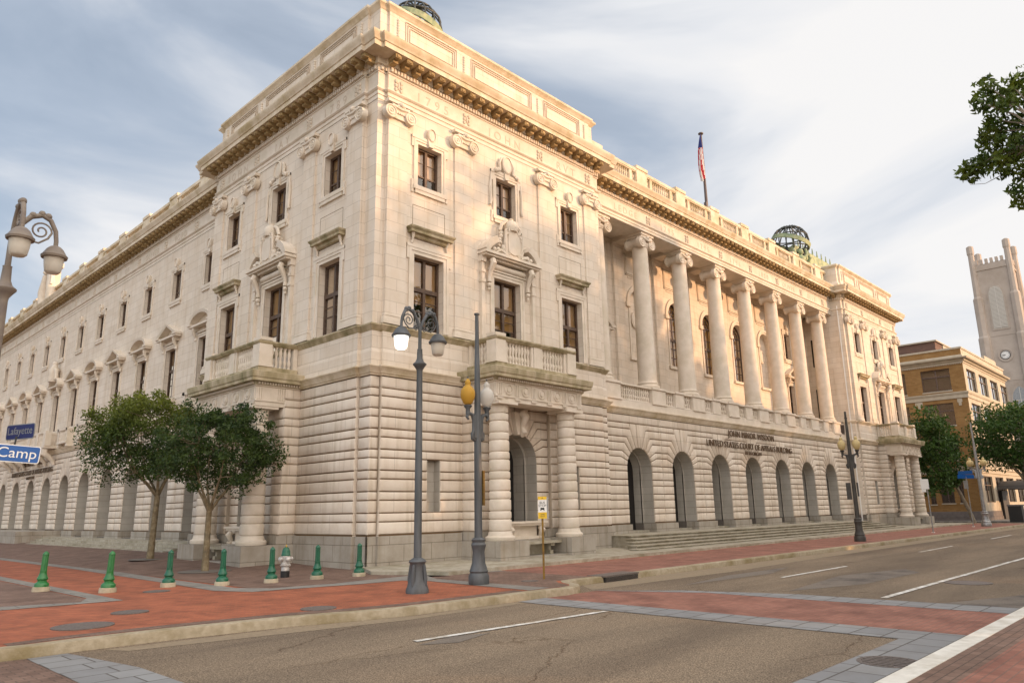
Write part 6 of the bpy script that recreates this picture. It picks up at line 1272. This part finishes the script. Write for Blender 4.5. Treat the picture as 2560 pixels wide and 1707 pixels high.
# church tower
CX = 115.0
TW = thing('church_tower', 'tall beige battlemented church tower with clock and louvred window', 'church tower', (CX, 0, 0))
y0, y1 = -0.9, 3.9
b = MB()
cxs = CX
b.box(0, 5.2, y0+0.1, y1-0.1, 0, 37.6); b.box(-0.05, 5.25, y0, y1, 26.1, 26.5); b.box(-0.12, 5.3, y0-0.05, y1+0.05, 36.6, 36.85); b.box(-0.05, 5.25, y0, y1, 19.2, 19.4)
b.build('tower_body', 'stucco', TW)
b = MB()
for i in range(6): u = y0+0.7+i*0.68; b.box(-0.05, 0.35, u, u+0.38, 37.6, 38.35)
for i in range(6): u = 0.7+i*0.7; b.box(u, u+0.4, y0+0.02, y0+0.45, 37.6, 38.35)
b.build('battlement', 'stucco', TW, key=lambda u, w_, z: (round(u, 1), round(w_, 1)))
for (x, y) in ((0.1, y0), (0.1, y1), (5.1, y0), (5.1, y1)):
    b = MB(); b.lathe((x, y, 0), [(0.85, 0), (0.85, 26.0), (0.70, 26.3), (0.70, 32.2), (0.50, 32.6), (0.42, 39.3), (0.52, 39.6), (0.50, 40.7), (0.2, 40.9), (0, 40.9)], 8); b.build('corner_turret', 'stucco', TW)
TT_ = lambda u, w_, z: (-w_, u, z)
def lancet(b, uc, hw, z0, zs, w0, w1, ring=0.0):
    n = 8; r = hw*2*0.95; P = [(uc+hw, z0)]+[(uc-hw+2*hw*math.cos(R(60*k/n)), zs+2*hw*math.sin(R(60*k/n))) for k in range(n+1)]+[(uc+hw-2*hw*math.cos(R(60*(n-k)/n)), zs+2*hw*math.sin(R(60*(n-k)/n))) for k in range(1, n+1)]+[(uc-hw, z0)]
    b.prism(P, w0, w1); return P
uc = 1.52
b = MB(TT_); lancet(b, uc, 1.12, 27.0, 32.2, -0.05, 0.10); b.build('window_hood', 'stucco', TW)
b = MB(TT_); lancet(b, uc, 0.93, 27.2, 32.3, 0.08, 0.11); o = b.build('belfry_window', 'jamb', TW)
b = MB(TT_)
for i in range(32):
    z = 27.35+i*0.2; hw = 0.9 if z < 32.3 else 0.9*math.sqrt(max(1-((z-32.3)/1.62)**2, 0.01)); b.box(uc-hw, uc+hw, 0.10, 0.17, z, z+0.11)
b.box(uc-0.03, uc+0.03, 0.1, 0.18, 27.2, 33.7); b.build('louvres', 'louver', o)
b = MB(TT_); b.lathe((2.08-0.5, 0.0, 23.1), [(1.0, 0), (1.02, 0.10), (0.86, 0.12), (0.8, 0.06)], 28, 'w'); b.build('clock_surround', 'stucco', TW, 40)
b = MB(TT_); b.lathe((1.58, 0.06, 23.1), [(0.62, 0), (0.62, 0.04), (0, 0.045)], 28, 'w'); o = b.build('clock_face', 'signw', TW)
b = MB(TT_); archring(b, 1.58, 0.58, 0.66, 23.1, 0.06, 0.13, 0, 360, 32)
for k in range(12): a = R(30*k); b.tube([(1.58+0.42*math.cos(a), 0.12, 23.1+0.42*math.sin(a)), (1.58+0.52*math.cos(a), 0.12, 23.1+0.52*math.sin(a))], 0.025, 4)
b.tube([(1.58, 0.13, 23.1), (2.02, 0.13, 23.08)], 0.03, 4); b.tube([(1.58, 0.13, 23.1), (1.88, 0.13, 23.03)], 0.045, 4); b.build('clock_hands_and_marks', 'black', o)
b = MB(TT_); lancet(b, 0.6, 1.15, 14.6, 16.6, -0.05, 0.12); b.build('lower_hood', 'stucco', TW); b = MB(TT_); P = lancet(b, 0.6, 0.95, 14.8, 16.6, 0.10, 0.14); b.build('lower_window', 'galv', TW)
b = MB(TT_); b.box(0.57, 0.63, 0.14, 0.17, 14.8, 18.1); b.box(-0.3, 1.5, 0.14, 0.16, 16.2, 16.26); b.build('window_tracery', 'louver', TW)
b = MB(); b.box(6, 40, -6, 18, 0, 14); b.box(-3, 6, -8.0, 0.5, 0, 13.2); b.build('church_nave', 'stucco', TW)
b = MB(); b.box(-3.6, 6, -8.5, 0.8, 13.2, 13.6); b.build('church_porch_cornice', 'louver', TW)
# far houses closing the street on both sides
for nm, x0, x1, y0_, y1_, h_, m_, lab in (('office_block', 130, 170, -14, -7, 12, 'terra', 'pale distant building beyond the church at the end of the street'),):
    t = thing(nm, lab, 'building', (x0, y0_, 0)); b = MB(); wall(b, 0, x1-x0, 0, h_, [(2+4*i, 4+4*i, 2+3.2*j, 4+3.2*j) for i in range(9) for j in range(3)], 0, 0.3); b.T = TI
    b2 = MB(lambda u, w_, z: (u, -w_, z)); wall(b2, 0, x1-x0, 0, h_, [(2+4*i, 4+4*i, 2+3.2*j, 4+3.2*j) for i in range(9) for j in range(3)], 0, 0.3); b2.box(0, x1-x0, -7, -0.4, 0, h_); b2.box(-0.3, x1-x0+0.3, -0.4, 0.3, h_, h_+0.5); b2.build('wall', m_, t)
    b3 = MB(); b3.box(1, x1-x0-1, 0.31, 0.35, 1, h_-0.5); b3.build('windows', 'dark', t)
